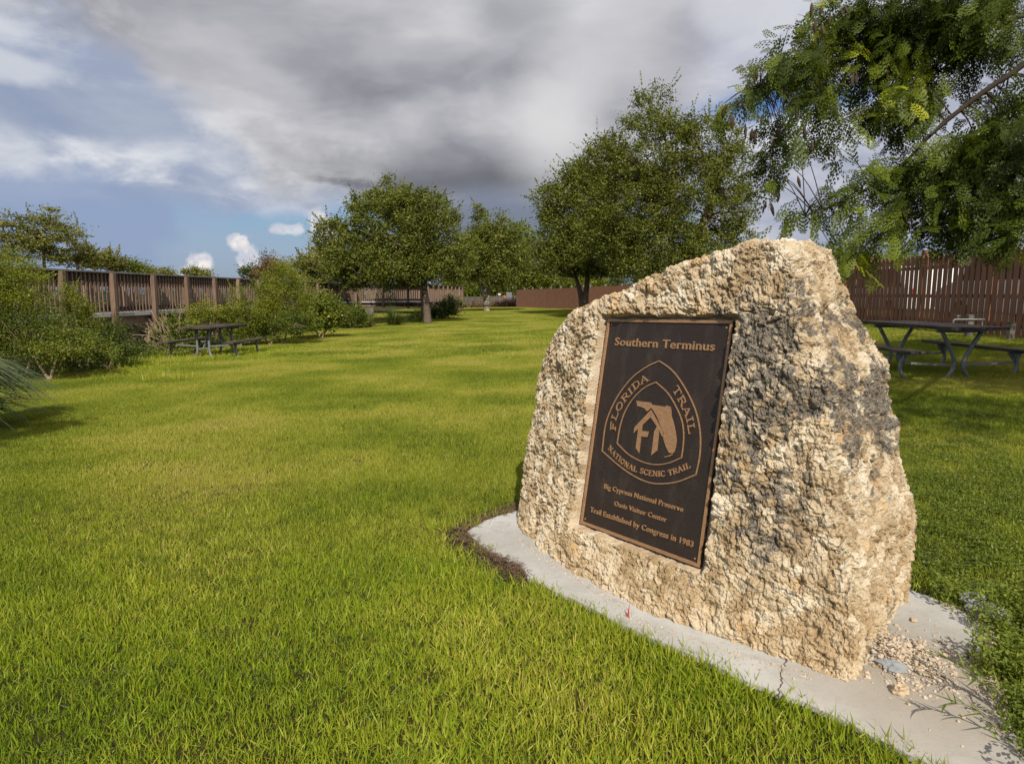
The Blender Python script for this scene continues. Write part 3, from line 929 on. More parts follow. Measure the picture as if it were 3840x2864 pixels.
    text('Southern Terminus', (246, 227), (834, 261), (246, 179), 0.012)
    text('Big Cypress National Preserve', (183, 1071), (648, 1208), (183, 1041), 0.009)
    text('Oasis Visitor Center', (243, 1172), (551, 1268), (243, 1143), 0.009)
    text('Trail Established by Congress in 1983', (101, 1209), (708, 1416), (101, 1177), 0.009)

    # serif lettering along the emblem
    TK, TN = 0.19, 0.10
    def serif(x, y, w=0.36): return [((x - w / 2, y), (x + w / 2, y), 0.07)]
    def arc(pts, w): return [(a, b, w) for a, b in zip(pts[:-1], pts[1:])]
    ell = [(0.45 + 0.35 * math.cos(t), 0.5 + 0.44 * math.sin(t)) for t in np.linspace(0, 2 * math.pi, 17)]
    G = {
        'F': (0.85, [((.25, 0), (.25, 1), TK), ((.1, .95), (.8, .95), TN), ((.25, .52), (.62, .52), TN), ((.78, 1), (.78, .74), .07), ((.62, .64), (.62, .40), .06)] + serif(.25, .04)),
        'L': (0.85, [((.25, 0), (.25, 1), TK), ((.08, .05), (.8, .05), TN), ((.78, 0), (.78, .3), .08)] + serif(.25, .96)),
        'O': (0.92, arc(ell, 0.17)),
        'R': (0.92, [((.25, 0), (.25, 1), TK), ((.5, .5), (.84, .05), TK)] + arc([(.1, .95), (.58, .95), (.74, .85), (.74, .62), (.58, .5), (.25, .5)], .12) + serif(.25, .04) + serif(.84, .04, .24)),
        'I': (0.5, [((.25, 0), (.25, 1), TK)] + serif(.25, .04) + serif(.25, .96)),
        'D': (0.92, [((.25, 0), (.25, 1), TK)] + arc([(.08, .95), (.48, .95), (.76, .78), (.8, .5), (.76, .22), (.48, .05), (.08, .05)], .13)),
        'A': (0.95, [((.14, .03), (.46, .98), .10), ((.42, 1.0), (.82, .03), TK), ((.26, .33), (.68, .33), .08)] + serif(.14, .03, .28) + serif(.82, .03, .32)),
        'T': (0.88, [((.45, 0), (.45, .95), TK), ((.06, .95), (.84, .95), TN), ((.08, 1), (.08, .72), .07), ((.82, 1), (.82, .72), .07)] + serif(.45, .04)),
        'N': (0.98, [((.2, .03), (.2, 1), .09), ((.8, 0), (.8, .97), .09), ((.16, .98), (.8, .05), TK)] + serif(.2, .04, .28) + serif(.8, .96, .28) + serif(.12, .96, .2)),
        'S': (0.82, arc([(.72, .76), (.60, .92), (.40, .96), (.2, .86), (.18, .70), (.36, .56), (.58, .46), (.72, .30), (.64, .10), (.42, .04), (.2, .1), (.12, .28)], .14)),
        'C': (0.86, arc([(.78, .74), (.64, .92), (.45, .96), (.2, .84), (.12, .5), (.2, .16), (.45, .04), (.66, .09), (.78, .26)], .15)),
        'E': (0.85, [((.25, 0), (.25, 1), TK), ((.1, .95), (.76, .95), TN), ((.25, .52), (.6, .52), TN), ((.1, .05), (.78, .05), TN), ((.76, 1), (.76, .76), .07), ((.78, 0), (.78, .27), .07)]),
        ' ': (0.5, []),
    }
    def along(word, zp, size, flip=False, start=0.0, end=1.0):
        P = np.array(path(zp, 120)); seg = np.linalg.norm(np.diff(P, axis=0), axis=1); S = np.concatenate([[0], np.cumsum(seg)]); L = S[-1]
        tot = sum(G[ch][0] for ch in word)
        unit = L / tot                       # horizontal size of a letter
        s = 0
        for ch in word:
            mb = MB(); k = 0
            w = G[ch][0] * unit; sm = s + w / 2
            c = np.array([np.interp(sm, S, P[:, 0]), np.interp(sm, S, P[:, 1])])
            c2 = np.array([np.interp(min(sm + w * .3, L), S, P[:, 0]), np.interp(min(sm + w * .3, L), S, P[:, 1])])
            c1 = np.array([np.interp(max(sm - w * .3, 0), S, P[:, 0]), np.interp(max(sm - w * .3, 0), S, P[:, 1])])
            d = c2 - c1; d /= np.linalg.norm(d); u = np.array([-d[1], d[0]])
            for (a, b_, th) in G[ch][1]:
                k += 1
                A_ = c + d * (a[0] - G[ch][0] / 2) * unit + u * (a[1] - 0.5) * size
                B_ = c + d * (b_[0] - G[ch][0] / 2) * unit + u * (b_[1] - 0.5) * size
                dd = B_ - A_; ln = np.linalg.norm(dd); dd /= ln; nn = np.array([-dd[1], dd[0]]) * th * size / 2
                q = [A_ - nn, B_ - nn, B_ + nn, A_ + nn]
                mb.prism([tuple(p) for p in q], Matrix.Translation((0, 0, 0.0002)), 0.0042 + 0.00004 * (k % 9))
            s += w
            if mb.v: mb.build('letter', bronze, e)
    along('FLORIDA', [(234, 735), (243, 655), (268, 598), (300, 545), (342, 495), (388, 448), (446, 415)], 0.036)
    along('TRAIL', [(600, 470), (636, 540), (665, 600), (688, 662), (703, 750)], 0.036)
    along('NATIONAL SCENIC TRAIL', [(212, 826), (262, 885), (330, 940), (400, 966), (470, 982), (550, 982), (620, 962), (690, 932)], 0.026)
    # four fixing screws
    for fx, fy in ((0.03, -0.03), (W - 0.03, -0.03), (0.03, -H + 0.03), (W - 0.03, -H + 0.03)):
        MB().tube([(fx, fy, 0.0002), (fx, fy, 0.0026)], 0.0045, 10).build('screw', bronze, e)
build_plaque()
# ------------------------------------------------------------------ fences
def rot_to(d):
    return math.atan2(d[1], d[0])

def picket_mesh(w=0.14, h=1.83, t=0.018):
    mb = MB()
    poly = [(-w / 2, 0), (w / 2, 0), (w / 2, h - 0.035), (w / 2 - 0.035, h), (-w / 2 + 0.035, h), (-w / 2, h - 0.035)]
    Mx = Matrix(((1, 0, 0, 0), (0, 0, -1, 0), (0, 1, 0, 0), (0, 0, 0, 1)))
    mb.prism(poly, Mx, t)
    return mb.mesh('picket', M['brown_fence'])

def build_near_fence():
    e = empty('picket_fence', (10.4, 20, ground_z(10.4, 20)), 0, 'tall brown dog-eared picket fence with gaps, behind the shaded picnic table', 'fence')
    Y0, Y1 = 8.0, 44.0
    lx = lambda y: 10.68 - 0.016 * y
    pm = picket_mesh()
    far = MB(); y = Y0; k = 0
    ang = math.atan2(1, -0.016)
    while y < Y1:
        x = lx(y); z = float(ground_z(x, y)) + 0.04 + random.uniform(-.012, .012)
        onpost = (k % 13) in (0,)
        if y < 24:
            o = bpy.data.objects.new('picket', pm); C.objects.link(o); o.parent = e
            o.location = (x - e.location.x, y - e.location.y, z - e.location.z)
            o.rotation_euler = (random.uniform(-.004, .004), random.uniform(-.006, .006), ang + random.uniform(-.02, .02))
        else:
            Mx = Matrix.Translation((x - e.location.x, y - e.location.y, z - e.location.z)) @ Matrix.Rotation(ang, 4, 'Z') @ Matrix(((1, 0, 0, 0), (0, 0, -1, 0), (0, 1, 0, 0), (0, 0, 0, 1)))
            far.prism([(-.07, 0), (.07, 0), (.07, 1.795), (.035, 1.83), (-.035, 1.83), (-.07, 1.795)], Mx, 0.018)
        y += 0.1877; k += 1
    tag(far.build('pickets', M['brown_fence'], e), kind='stuff')
    pmesh = MB().box((-.05, -.05, 0), (.05, .05, 2.0)).mesh('post', M['brown_fence'])
    cm = MB().add([(-.065, -.065, 0), (.065, -.065, 0), (.065, .065, 0), (-.065, .065, 0), (-.065, -.065, .03), (.065, -.065, .03), (.065, .065, .03), (-.065, .065, .03), (0, 0, .065)],
                  [(0, 3, 2, 1), (0, 1, 5, 4), (1, 2, 6, 5), (2, 3, 7, 6), (3, 0, 4, 7), (4, 5, 8), (5, 6, 8), (6, 7, 8), (7, 4, 8)]).mesh('post_cap', M['cap_metal'])
    rails = []
    y = 17.2 - 2.44 * 3; ys = []
    while y < Y1: ys.append(y); y += 2.44
    for y in ys:
        x = lx(y) + 0.075; z = float(ground_z(x, y))
        p = bpy.data.objects.new('post', pmesh); C.objects.link(p); p.parent = e
        p.location = (x - e.location.x, y - e.location.y, z - e.location.z)
        c = bpy.data.objects.new('post_cap', cm); C.objects.link(c); c.parent = p; c.location = (0, 0, 2.001)
    for y0, y1 in zip(ys[:-1], ys[1:]):
        for h in (0.28, 0.86, 1.56):
            a = (lx(y0) + .042, y0, float(ground_z(lx(y0), y0)) + h); b = (lx(y1) + .042, y1, float(ground_z(lx(y1), y1)) + h)
            a = Vector(a) - e.location; b = Vector(b) - e.location
            MB().beam(a, b, 0.038, 0.089).build('rail', M['brown_fence'], e)
build_near_fence()

def slat_fence(name, label, pts, h, slat_w, pitch, mat, post_sp, capmat=None, cap_h=0.12, gaps=None):
    p0 = np.array(pts[0]); e = empty(name, (p0[0], p0[1], float(ground_z(*p0))), 0, label, 'fence')
    mb = MB(); L0 = np.array([p0[0], p0[1], float(ground_z(*p0))])
    for a, b in zip(pts[:-1], pts[1:]):
        a, b = np.array(a, float), np.array(b, float); ln = np.linalg.norm(b - a); d = (b - a) / ln; ang = rot_to(d)
        for s in np.arange(0, ln, pitch):
            p = a + d * s; z = float(ground_z(*p))
            jz = random.uniform(-.01, .01)
            Mx = Matrix.Translation((p[0] - L0[0], p[1] - L0[1], z - L0[2] + 0.03 + jz)) @ Matrix.Rotation(ang, 4, 'Z')
            mb.box((0, 0.0 + random.uniform(-.004, .004), 0), (slat_w, 0.018, h), Mx)
        for s in np.arange(0, ln, post_sp):
            p = a + d * s; z = float(ground_z(*p))
            q = MB().box((-.05, .03, 0), (.05, .13, h + cap_h), Matrix.Translation((p[0] - L0[0], p[1] - L0[1], z - L0[2])) @ Matrix.Rotation(ang, 4, 'Z')).build('post', mat, e)
            if capmat:
                c = MB().box((-.07, .01, h + cap_h + 0.001), (.07, .15, h + cap_h + .06), Matrix.Translation((p[0] - L0[0], p[1] - L0[1], z - L0[2])) @ Matrix.Rotation(ang, 4, 'Z')).build('post_cap', capmat, q)
    tag(mb.build('slats', mat, e), kind='stuff')
    return e
far_brown = wood_mat('brown stained far fence', (0.27, 0.125, 0.070, 1), (0.36, 0.18, 0.105, 1), 0.75)
slat_fence('board_fence', 'solid brown board fence with capped posts, far off behind the forked oak', [(0.45, 71.5), (6.2, 54.0), (10.0, 44.2)], 1.80, 0.139, 0.145, far_brown, 2.44, M['cap_metal'])
slat_fence('grey_fence', 'low weathered grey board fence at the far end of the lawn', [(-6.0, 80.0), (-3.5, 84.0), (0.5, 88.0), (4.0, 88.5)], 1.2, 0.13, 0.15, M['grey_post'], 2.4, None, 0.0)
# dark gate leaves in the far fence
def far_gate():
    a = np.array([2.42, 66.0]); d = np.array([0.300, -0.954]); ang = rot_to(d)
    e = empty('wooden_gate', (a[0], a[1], float(ground_z(*a))), ang, 'narrow dark wooden gate near the left end of the far brown fence', 'gate')
    for k in range(6):
        MB().box((k * .17, -.05, .05), (k * .17 + .13, -.025, 1.85)).build('board', M['dark_wood'], e)
    for z in (.4, 1.5): MB().box((-.02, -.024, z), (1.04, -.004, z + .09)).build('rail', M['dark_wood'], e)
far_gate()

# ------------------------------------------------------------------ boardwalk
DECK, RTOP = 0.84, 1.90
bal_mesh = MB().box((-.017, -.019, 0), (.017, .019, 0.965)).mesh('baluster', M['rail_wood'])
post_top_mesh = MB().box((-.056, -.056, 0), (.056, .056, 1)).mesh('post', M['post_wood'])

def railing(e, A, B, post_s, outer, near=True, bal_y=30.0, base=-0.3, short=False):
    """outer = unit vector towards the viewer's side"""
    A, B = np.array(A, float), np.array(B, float); ln = np.linalg.norm(B - A); d = (B - A) / ln; ang = rot_to(d)
    ox = np.array(outer); L0 = np.array(e.location)
    def P(s, off, z): 
        q = A + d * s + ox * off
        return Vector((q[0] - L0[0], q[1] - L0[1], z - L0[2]))
    MB().beam(P(0, -0.02, RTOP - .02), P(ln, -0.02, RTOP - .02), .24, .04).build('cap_rail', M['cap_wood'], e)
    MB().beam(P(0, 0, RTOP - .15), P(ln, 0, RTOP - .15), .038, .21).build('top_rail', M['shade_rail'], e)  # widened and darkened to paint the shaded band under the cap
    MB().beam(P(0, 0, RTOP - .31), P(ln, 0, RTOP - .31), .038, .089).build('middle_rail', M['rail_wood'], e)
    MB().beam(P(0, 0, DECK + .13), P(ln, 0, DECK + .13), .038, .12).build('bottom_rail', M['shade_rail'], e)  # dark colour paints the shaded band just above the deck
    rest = MB()
    for s in np.arange(0.07, ln, 0.152):
        q = P(s, 0.040, 0)
        if near and q.y + L0[1] < 19.5 and q.y + L0[1] > 12.5:
            o = bpy.data.objects.new('baluster', bal_mesh); C.objects.link(o); o.parent = e
            o.location = (q.x, q.y, RTOP - 0.043 - 0.965 - L0[2]); o.rotation_euler = (random.uniform(-.006, .006), random.uniform(-.006, .006), ang)
        else:
            rest.box((-.019, -.019, 0), (.019, .019, .965), Matrix.Translation((q.x, q.y, RTOP - .043 - .965 - L0[2])) @ Matrix.Rotation(ang, 4, 'Z'))
    tag(rest.build('balusters', M['rail_wood'], e), kind='stuff')
    for s in post_s:
        q = P(s, 0.132, 0)
        top = RTOP - .045
        b = base if not short else DECK - .35
        o = bpy.data.objects.new('post', post_top_mesh); C.objects.link(o); o.parent = e
        o.location = (q.x, q.y, b - L0[2]); o.scale = (1, 1, top - b); o.rotation_euler = (0, 0, ang + random.uniform(-.03, .03))

def build_boardwalk():
    e = empty('boardwalk', (-9.6, 25, -0.4), 0, 'raised weathered wooden boardwalk with slatted railing running behind the shrubs', 'boardwalk')
    L0 = np.array(e.location)
    A = np.array([-10.46 + .0252 * 8, 8.0]); B = np.array([-10.46 + .0252 * 41.6, 41.6])
    d = (B - A) / np.linalg.norm(B - A)
    # posts: pixel positions 231, 426, 581 ... spaced 1.8 m
    y0 = 2500 * 10.46 / (1983 - 231)
    ys = [y0 + 1.80 * k for k in range(-3, 16) if y0 + 1.8 * k < 41]
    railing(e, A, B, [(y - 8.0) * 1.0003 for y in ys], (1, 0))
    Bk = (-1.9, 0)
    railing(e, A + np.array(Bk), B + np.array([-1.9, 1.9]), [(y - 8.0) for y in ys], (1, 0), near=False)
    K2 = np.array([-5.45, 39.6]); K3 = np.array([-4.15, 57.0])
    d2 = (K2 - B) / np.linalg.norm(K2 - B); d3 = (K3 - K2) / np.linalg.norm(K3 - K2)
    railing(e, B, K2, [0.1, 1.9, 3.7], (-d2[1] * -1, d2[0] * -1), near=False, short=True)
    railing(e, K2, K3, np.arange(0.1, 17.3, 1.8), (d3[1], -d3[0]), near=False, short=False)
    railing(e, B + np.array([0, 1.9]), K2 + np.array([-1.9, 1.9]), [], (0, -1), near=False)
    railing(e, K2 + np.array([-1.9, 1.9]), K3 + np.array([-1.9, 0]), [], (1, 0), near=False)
    def P(q, z): return Vector((q[0] - L0[0], q[1] - L0[1], z - L0[2]))
    def deck(a, b, n, wid):
        """deck slab, fascia board and joists; n = unit vector away from the viewer"""
        n = np.array(n)
        a_, b_ = a + n * .05, b + n * .05
        m = MB()
        m.add([P(a_, DECK - .04), P(b_, DECK - .04), P(b_ + n * wid, DECK - .04), P(a_ + n * wid, DECK - .04), P(a_, DECK), P(b_, DECK), P(b_ + n * wid, DECK), P(a_ + n * wid, DECK)],
              [(0, 3, 2, 1), (4, 5, 6, 7), (0, 1, 5, 4), (1, 2, 6, 5), (2, 3, 7, 6), (3, 0, 4, 7)])
        m.build('deck', M['cap_wood'], e)
        MB().beam(P(a - n * .03, DECK - .015), P(b - n * .03, DECK - .015), .05, .085).build('fascia', M['fascia'], e)
        MB().beam(P(a + n * .10, DECK - .165), P(b + n * .10, DECK - .165), .05, .24).build('joist', M['post_wood'], e)
        MB().beam(P(a + n * .9, DECK - .165), P(b + n * .9, DECK - .165), .05, .24).build('joist', M['post_wood'], e)
        MB().beam(P(a + n * .2, DECK - .62), P(b + n * .2, DECK - .62), .05, .14).build('brace', M['post_wood'], e)
    deck(A, B, (-1, 0), 1.9)
    deck(B, K2, (-d2[1], d2[0]), 1.9)
    deck(K2, K3, (-d3[1] if d3[1] < 0 else -d3[1], d3[0]), 1.9)
build_boardwalk()

# ------------------------------------------------------------------ distant signs
def sign(name, label, x, y0, y1, w, Y, col, base_y=None, board=True, panels=1):
    p = at_y(x, (y0 + y1) / 2, Y); z0 = float(ground_z(p[0], Y)); s = Y / FPX
    e = empty(name, (p[0], Y, z0), 0, label, 'sign')
    top = at_y(x, y0, Y)[2] - z0; bot = at_y(x, y1, Y)[2] - z0
    W = w * s
    MB().box((-W / 2, -.04, bot), (W / 2, -.01, top)).build('board', col, e, bevel=0.01)
    for px in ((-W * .38, W * .38) if panels == 2 else (0,)):
        MB().box((px - .04, -.009, 0), (px + .04, .07, top - .02)).build('post', M['cap_wood'], e)
    return e
white = plain_mat('white painted board', (0.82, 0.82, 0.80), 0.4, 0.5)
brownsign = plain_mat('red brown sign', (0.36, 0.14, 0.08), 0.6)
greysign = plain_mat('blue grey board', (0.17, 0.17, 0.20), 0.6)
sign('marker_board', 'small brown sign on a single pale post at the far end of the lawn', 1894, 1108, 1121, 13, 82, brownsign)
e_ = sign('information_board', 'blue grey panel on two posts beside the end of the far fence', 1909, 1096, 1118, 21, 84, greysign, panels=2)
e_ = sign('crossing_sign', 'little red and white sign on a thin post beyond the lawn', 1873, 1100, 1106, 11, 90, white)
MB().box((-.16, -.046, 1.5), (-.04, -.041, 1.62)).build('red_patch', plain_mat('red paint', (0.5, 0.06, 0.04), 0.5), e_)
MB().box((.04, -.046, 1.5), (.16, -.041, 1.62)).build('red_patch', plain_mat('red paint', (0.5, 0.06, 0.04), 0.5), e_)
def far_trailer():
    p = at_y(1881, 1120, 95); z0 = float(ground_z(p[0], 95))
    e = empty('white_trailer', (p[0], 95, z0), 0, 'tiny bright white trailer glimpsed between the far signs', 'trailer')
    MB().box((-.32, -.4, .45), (.32, .5, 1.02)).build('body', white, e, bevel=.08)
    for sx in (-.26, .26):
        MB().tube([(sx - .04, 0, .25), (sx + .04, 0, .25)], .24, 14).build('wheel', M['dark_wood'], e)
    MB().beam((0, -.4, .42), (0, -1.1, .42), .06, .06).build('drawbar', M['galv'], e)
far_trailer()

# ------------------------------------------------------------------ vehicles parked behind the near fence
glass = plain_mat('dark car glass', (0.02, 0.025, 0.03), 0.08, 0.6)
tyre = plain_mat('tyre rubber', (0.02, 0.02, 0.02), 0.9)
rimm = plain_mat('alloy rim', (0.5, 0.5, 0.52), 0.3, 0.5, 0.8)
def vehicle(name, label, cat, x, y, col, prof, glassp, L, W, rz):
    z = float(ground_z(x, y)); e = empty(name, (x, y, z), rz, label, cat, 'vehicles parked behind the picket fence')
    paint = plain_mat('car paint ' + name, col, 0.25, 0.5, amp=0.02, bstr=0)
    Mx = Matrix(((1, 0, 0, 0), (0, 0, -1, W / 2), (0, 1, 0, 0), (0, 0, 0, 1)))
    b = MB().prism(prof, Mx, W).build('body', paint, e, bevel=0.05)
    for side in (-1, 1):
        for gp in glassp:
            Mg = Matrix(((1, 0, 0, 0), (0, 0, -1, side * (W / 2 + .004) + (.003 if side > 0 else .003)), (0, 1, 0, 0), (0, 0, 0, 1)))
            MB().prism(gp, Mg, 0.006).build('window', glass, e)
        for wx in (L * .30, -L * .30):
            w = MB().tube([(wx, side * (W / 2 - .2), .33), (wx, side * (W / 2 + .012), .33)], .33, 20).build('wheel', tyre, e)
            MB().tube([(wx, side * (W / 2 + .0125), .33), (wx, side * (W / 2 + .022), .33)], .2, 14).build('rim', rimm, w)
    for side in (-1, 1):
        MB().box((L / 2 - .06, side * W * .36 - .12, .68), (L / 2 + .012, side * W * .36 + .12, .82)).build('headlight', M['cap_metal'], e, bevel=.01)
        MB().box((-L / 2 - .012, side * W * .38 - .08, .75), (-L / 2 + .06, side * W * .38 + .08, 1.0)).build('tail_light', plain_mat('tail light', (.5, .02, .02), .2), e, bevel=.01)
    return e
def suv(L=4.7, H=1.72):
    h = L / 2
    return ([(-h, .35), (h - .1, .30), (h, .55), (h - .05, .85), (h - .9, 1.02), (h - 1.75, H - .03), (-h + .5, H), (-h + .05, 1.05), (-h, .8)],
            [[(h - 1.15, 1.04), (h - 1.78, H - .14), (h - 2.1, H - .12), (h - 2.1, 1.04)], [(h - 2.18, 1.04), (h - 2.18, H - .12), (-h + 1.6, H - .11), (-h + 1.6, 1.04)], [(-h + 1.5, 1.04), (-h + 1.5, H - .11), (-h + .6, H - .11), (-h + .28, 1.06)]])
def van(L=5.4, H=2.05):
    h = L / 2
    return ([(-h, .35), (h - .1, .30), (h, .55), (h - .05, .95), (h - .75, 1.2), (h - 1.35, H - .05), (-h + .1, H), (-h, 1.9)],
            [[(h - 1.0, 1.2), (h - 1.45, H - .25), (h - 2.1, H - .25), (h - 2.1, 1.2)], [(h - 2.3, 1.2), (h - 2.3, H - .25), (-h + .4, H - .25), (-h + .4, 1.2)]])
def sedan(L=4.5, H=1.42):
    h = L / 2
    return ([(-h, .35), (h - .1, .28), (h, .5), (h - .05, .72), (h - 1.1, .88), (h - 1.9, H - .03), (-h + 1.4, H), (-h + .6, .98), (-h + .02, .92)],
            [[(h - 1.35, .9), (h - 1.95, H - .12), (h - 2.3, H - .1), (h - 2.3, .9)], [(h - 2.38, .9), (h - 2.38, H - .1), (-h + 1.5, H - .1), (-h + 1.0, .94)]])
p, g = van();   vehicle('parked_van', 'white passenger van seen through the fence gaps nearest the right edge', 'van', 13.6, 17.2, (0.80, 0.80, 0.80), p, g, 5.4, 1.95, R(94))
p, g = suv();   vehicle('parked_car', 'white sport utility car behind the fence, left of the white van', 'car', 13.4, 23.4, (0.78, 0.78, 0.78), p, g, 4.7, 1.85, R(87))
p, g = sedan(); vehicle('parked_car', 'dark red car showing as red slivers between the fence pickets', 'car', 13.5, 28.6, (0.35, 0.02, 0.03), p, g, 4.5, 1.8, R(92))
p, g = suv(4.6, 1.75); vehicle('parked_car', 'white car farthest along the fence, just right of the boulder top', 'car', 13.3, 34.2, (0.78, 0.78, 0.78), p, g, 4.6, 1.8, R(90))
p, g = van(5.8, 2.2); vehicle('parked_van', 'tall white van farthest behind the fence with teal stripe', 'van', 13.8, 40.6, (0.75, 0.78, 0.78), p, g, 5.8, 2.0, R(91))
# ------------------------------------------------------------------ picnic tables
def plank(e, x0, x1, L, z0, z1, j=0.012, nm='plank'):
    e0, e1 = random.uniform(-j, j), random.uniform(-j, j)
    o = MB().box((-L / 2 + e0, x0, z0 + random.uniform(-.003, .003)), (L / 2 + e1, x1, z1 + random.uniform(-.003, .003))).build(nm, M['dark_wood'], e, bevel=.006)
    return o

def picnic_table(loc, rz, L, W, H, seat, boff, style, label):
    """local x = long axis"""
    e = empty('picnic_table', loc, rz, label, 'picnic table', 'picnic tables on the lawn')
    cl = MB()
    for sx in (-1, 1):
        cl.box((sx * (L / 2 - .38) - .02, -W / 2 + .04, H - .10), (sx * (L / 2 - .38) + .02, W / 2 - .04, H - .0485))
    top = cl.build('tabletop', M['galv'], e)
    n = 5; g = .006; w = (W - g * (n - 1)) / n
    for k in range(n):
        y = -W / 2 + k * (w + g); plank(top, y, y + w, L, H - .045, H)
    for sy in (-1, 1):
        bw = .27; cl = MB()
        for sx in (-1, 1):
            x = sx * (L / 2 - .38)
            cl.box((x - .02, sy * boff - bw / 2 + .02, seat - .075), (x + .02, sy * boff + bw / 2 - .02, seat - .0485))
        b = cl.build('bench', M['galv'], e)
        for k in range(2):
            y0 = sy * boff - bw / 2 + k * (bw / 2 + .003); plank(b, y0, y0 + bw / 2 - .003, L, seat - .045, seat)
        for sx in (-1, 1):
            x = sx * (L / 2 - .38)
            if style == 'H':
                pts = [(x, sy * boff, seat - .075), (x, sy * boff, .22), (x, sy * (boff + .02), .12), (x, sy * (boff + .09), .02), (x, sy * (boff + .17), -.03)]
            else:
                pts = [(x, sy * (boff - .02), seat - .075), (x, sy * (boff + .02), .30), (x, sy * (boff + .03), .18), (x, sy * (boff - .01), .07), (x, sy * (boff - .12), -.03)]
                gp = [(sy * (boff - .12), seat - .077), (sy * (boff + .10), seat - .077), (sy * (boff + .03), .20), (sy * (boff + .00), .24)]
                Mg = Matrix(((0, 0, 1, x + .005), (1, 0, 0, 0), (0, 1, 0, 0), (0, 0, 0, 1)))
                MB().prism(gp, Mg, .006).build('gusset', M['galv'], b)
            MB().tube(bez(pts, 16), .028, 10).build('leg', M['galv'], b, smooth=True)
    for sx in (-1, 1):
        x = sx * (L / 2 - .38)
        for sy in (-1, 1):
            if style == 'H':
                pts = [(x, sy * .15, H - .10), (x, sy * .15, .3), (x, sy * .155, .16), (x, sy * .20, .05), (x, sy * .29, -.03)]
            else:
                pts = [(x + sy * .03, sy * .27, H - .10), (x + sy * .03, sy * .15, .50), (x + sy * .03, sy * .055, .30), (x + sy * .03, sy * .045, .20), (x + sy * .03, sy * .09, .10), (x + sy * .03, sy * .19, -.03)]
            MB().tube(bez(pts, 20), .030, 10).build('leg', M['galv'], e, smooth=True)
        if style == 'H':
            MB().tube([(x, -.13, .24), (x, .13, .24)], .017, 8).build('crossbar', M['galv'], e)
            MB().beam((x, 0, .26), (x - sx * .50, 0, H - .08), .03, .03).build('brace', M['galv'], e)
            for sy in (-1, 1):
                MB().beam((x, sy * .17, .30), (x, sy * (boff - .13), seat - .09), .03, .03).build('seat_arm', M['galv'], e)
        else:
            for sy in (-1, 1):
                MB().beam((x, sy * .05, .22), (x, sy * (boff - .02), .26), .03, .03).build('seat_arm', M['galv'], e)
    return e
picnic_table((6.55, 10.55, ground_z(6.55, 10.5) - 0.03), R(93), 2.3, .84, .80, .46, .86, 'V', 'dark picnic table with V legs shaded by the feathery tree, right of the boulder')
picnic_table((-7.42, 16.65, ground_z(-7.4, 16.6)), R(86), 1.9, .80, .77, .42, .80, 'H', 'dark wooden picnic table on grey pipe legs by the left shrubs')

def spigot():
    x, y = 9.85, 14.4; z = float(ground_z(x, y))
    e = empty('water_tap', (x, y, z), 0, 'short wooden post carrying a water tap, between table and picket fence', 'tap')
    MB().box((-.06, -.06, -.05), (.06, .06, .50)).build('post', M['grey_post'], e, bevel=.006)
    MB().tube([(-.32, -.08, .40), (.26, -.08, .40)], .018, 8).build('pipe', M['galv'], e)
    MB().tube(bez([(-.32, -.08, .40), (-.37, -.08, .40), (-.40, -.08, .37), (-.40, -.08, .32)], 8), .02, 8).build('spout', M['galv'], e)
    MB().tube([(-.30, -.08, .42), (-.30, -.08, .47)], .008, 6).build('valve_stem', M['galv'], e)
    MB().tube([(-.34, -.08, .475), (-.26, -.08, .475)], .012, 6).build('handle', M['galv'], e)
    MB().tube([(.22, -.08, .40), (.22, -.08, -.04)], .016, 8).build('riser', M['galv'], e)
    x, y = 10.05, 13.45; z = float(ground_z(x, y))
    e = empty('stub_post', (x, y, z), 0, 'low mossy wooden stub post, right of the water tap', 'post')
    MB().box((-.055, -.055, -.05), (.055, .055, .33)).build('shaft', M['grey_post'], e, bevel=.01)
    MB().box((-.06, -.06, .332), (.06, .06, .36)).build('cap', plain_mat('green mossy wood', (0.05, 0.07, 0.03), 0.9), e, bevel=.01)
spigot()

def utility_box():
    p = at_y(1380, 1150, 32.5); z = float(ground_z(p[0], 32.5))
    e = empty('utility_box', (p[0], 32.5, z), R(12), 'dark grey wooden box standing among the long grass clumps', 'box')
    MB().box((-.25, -.25, 0), (.25, .25, .92)).build('body', M['grey_post'], e, bevel=.01)
    MB().box((-.28, -.28, .922), (.28, .28, .97)).build('lid', M['grey_post'], e, bevel=.01)
utility_box()

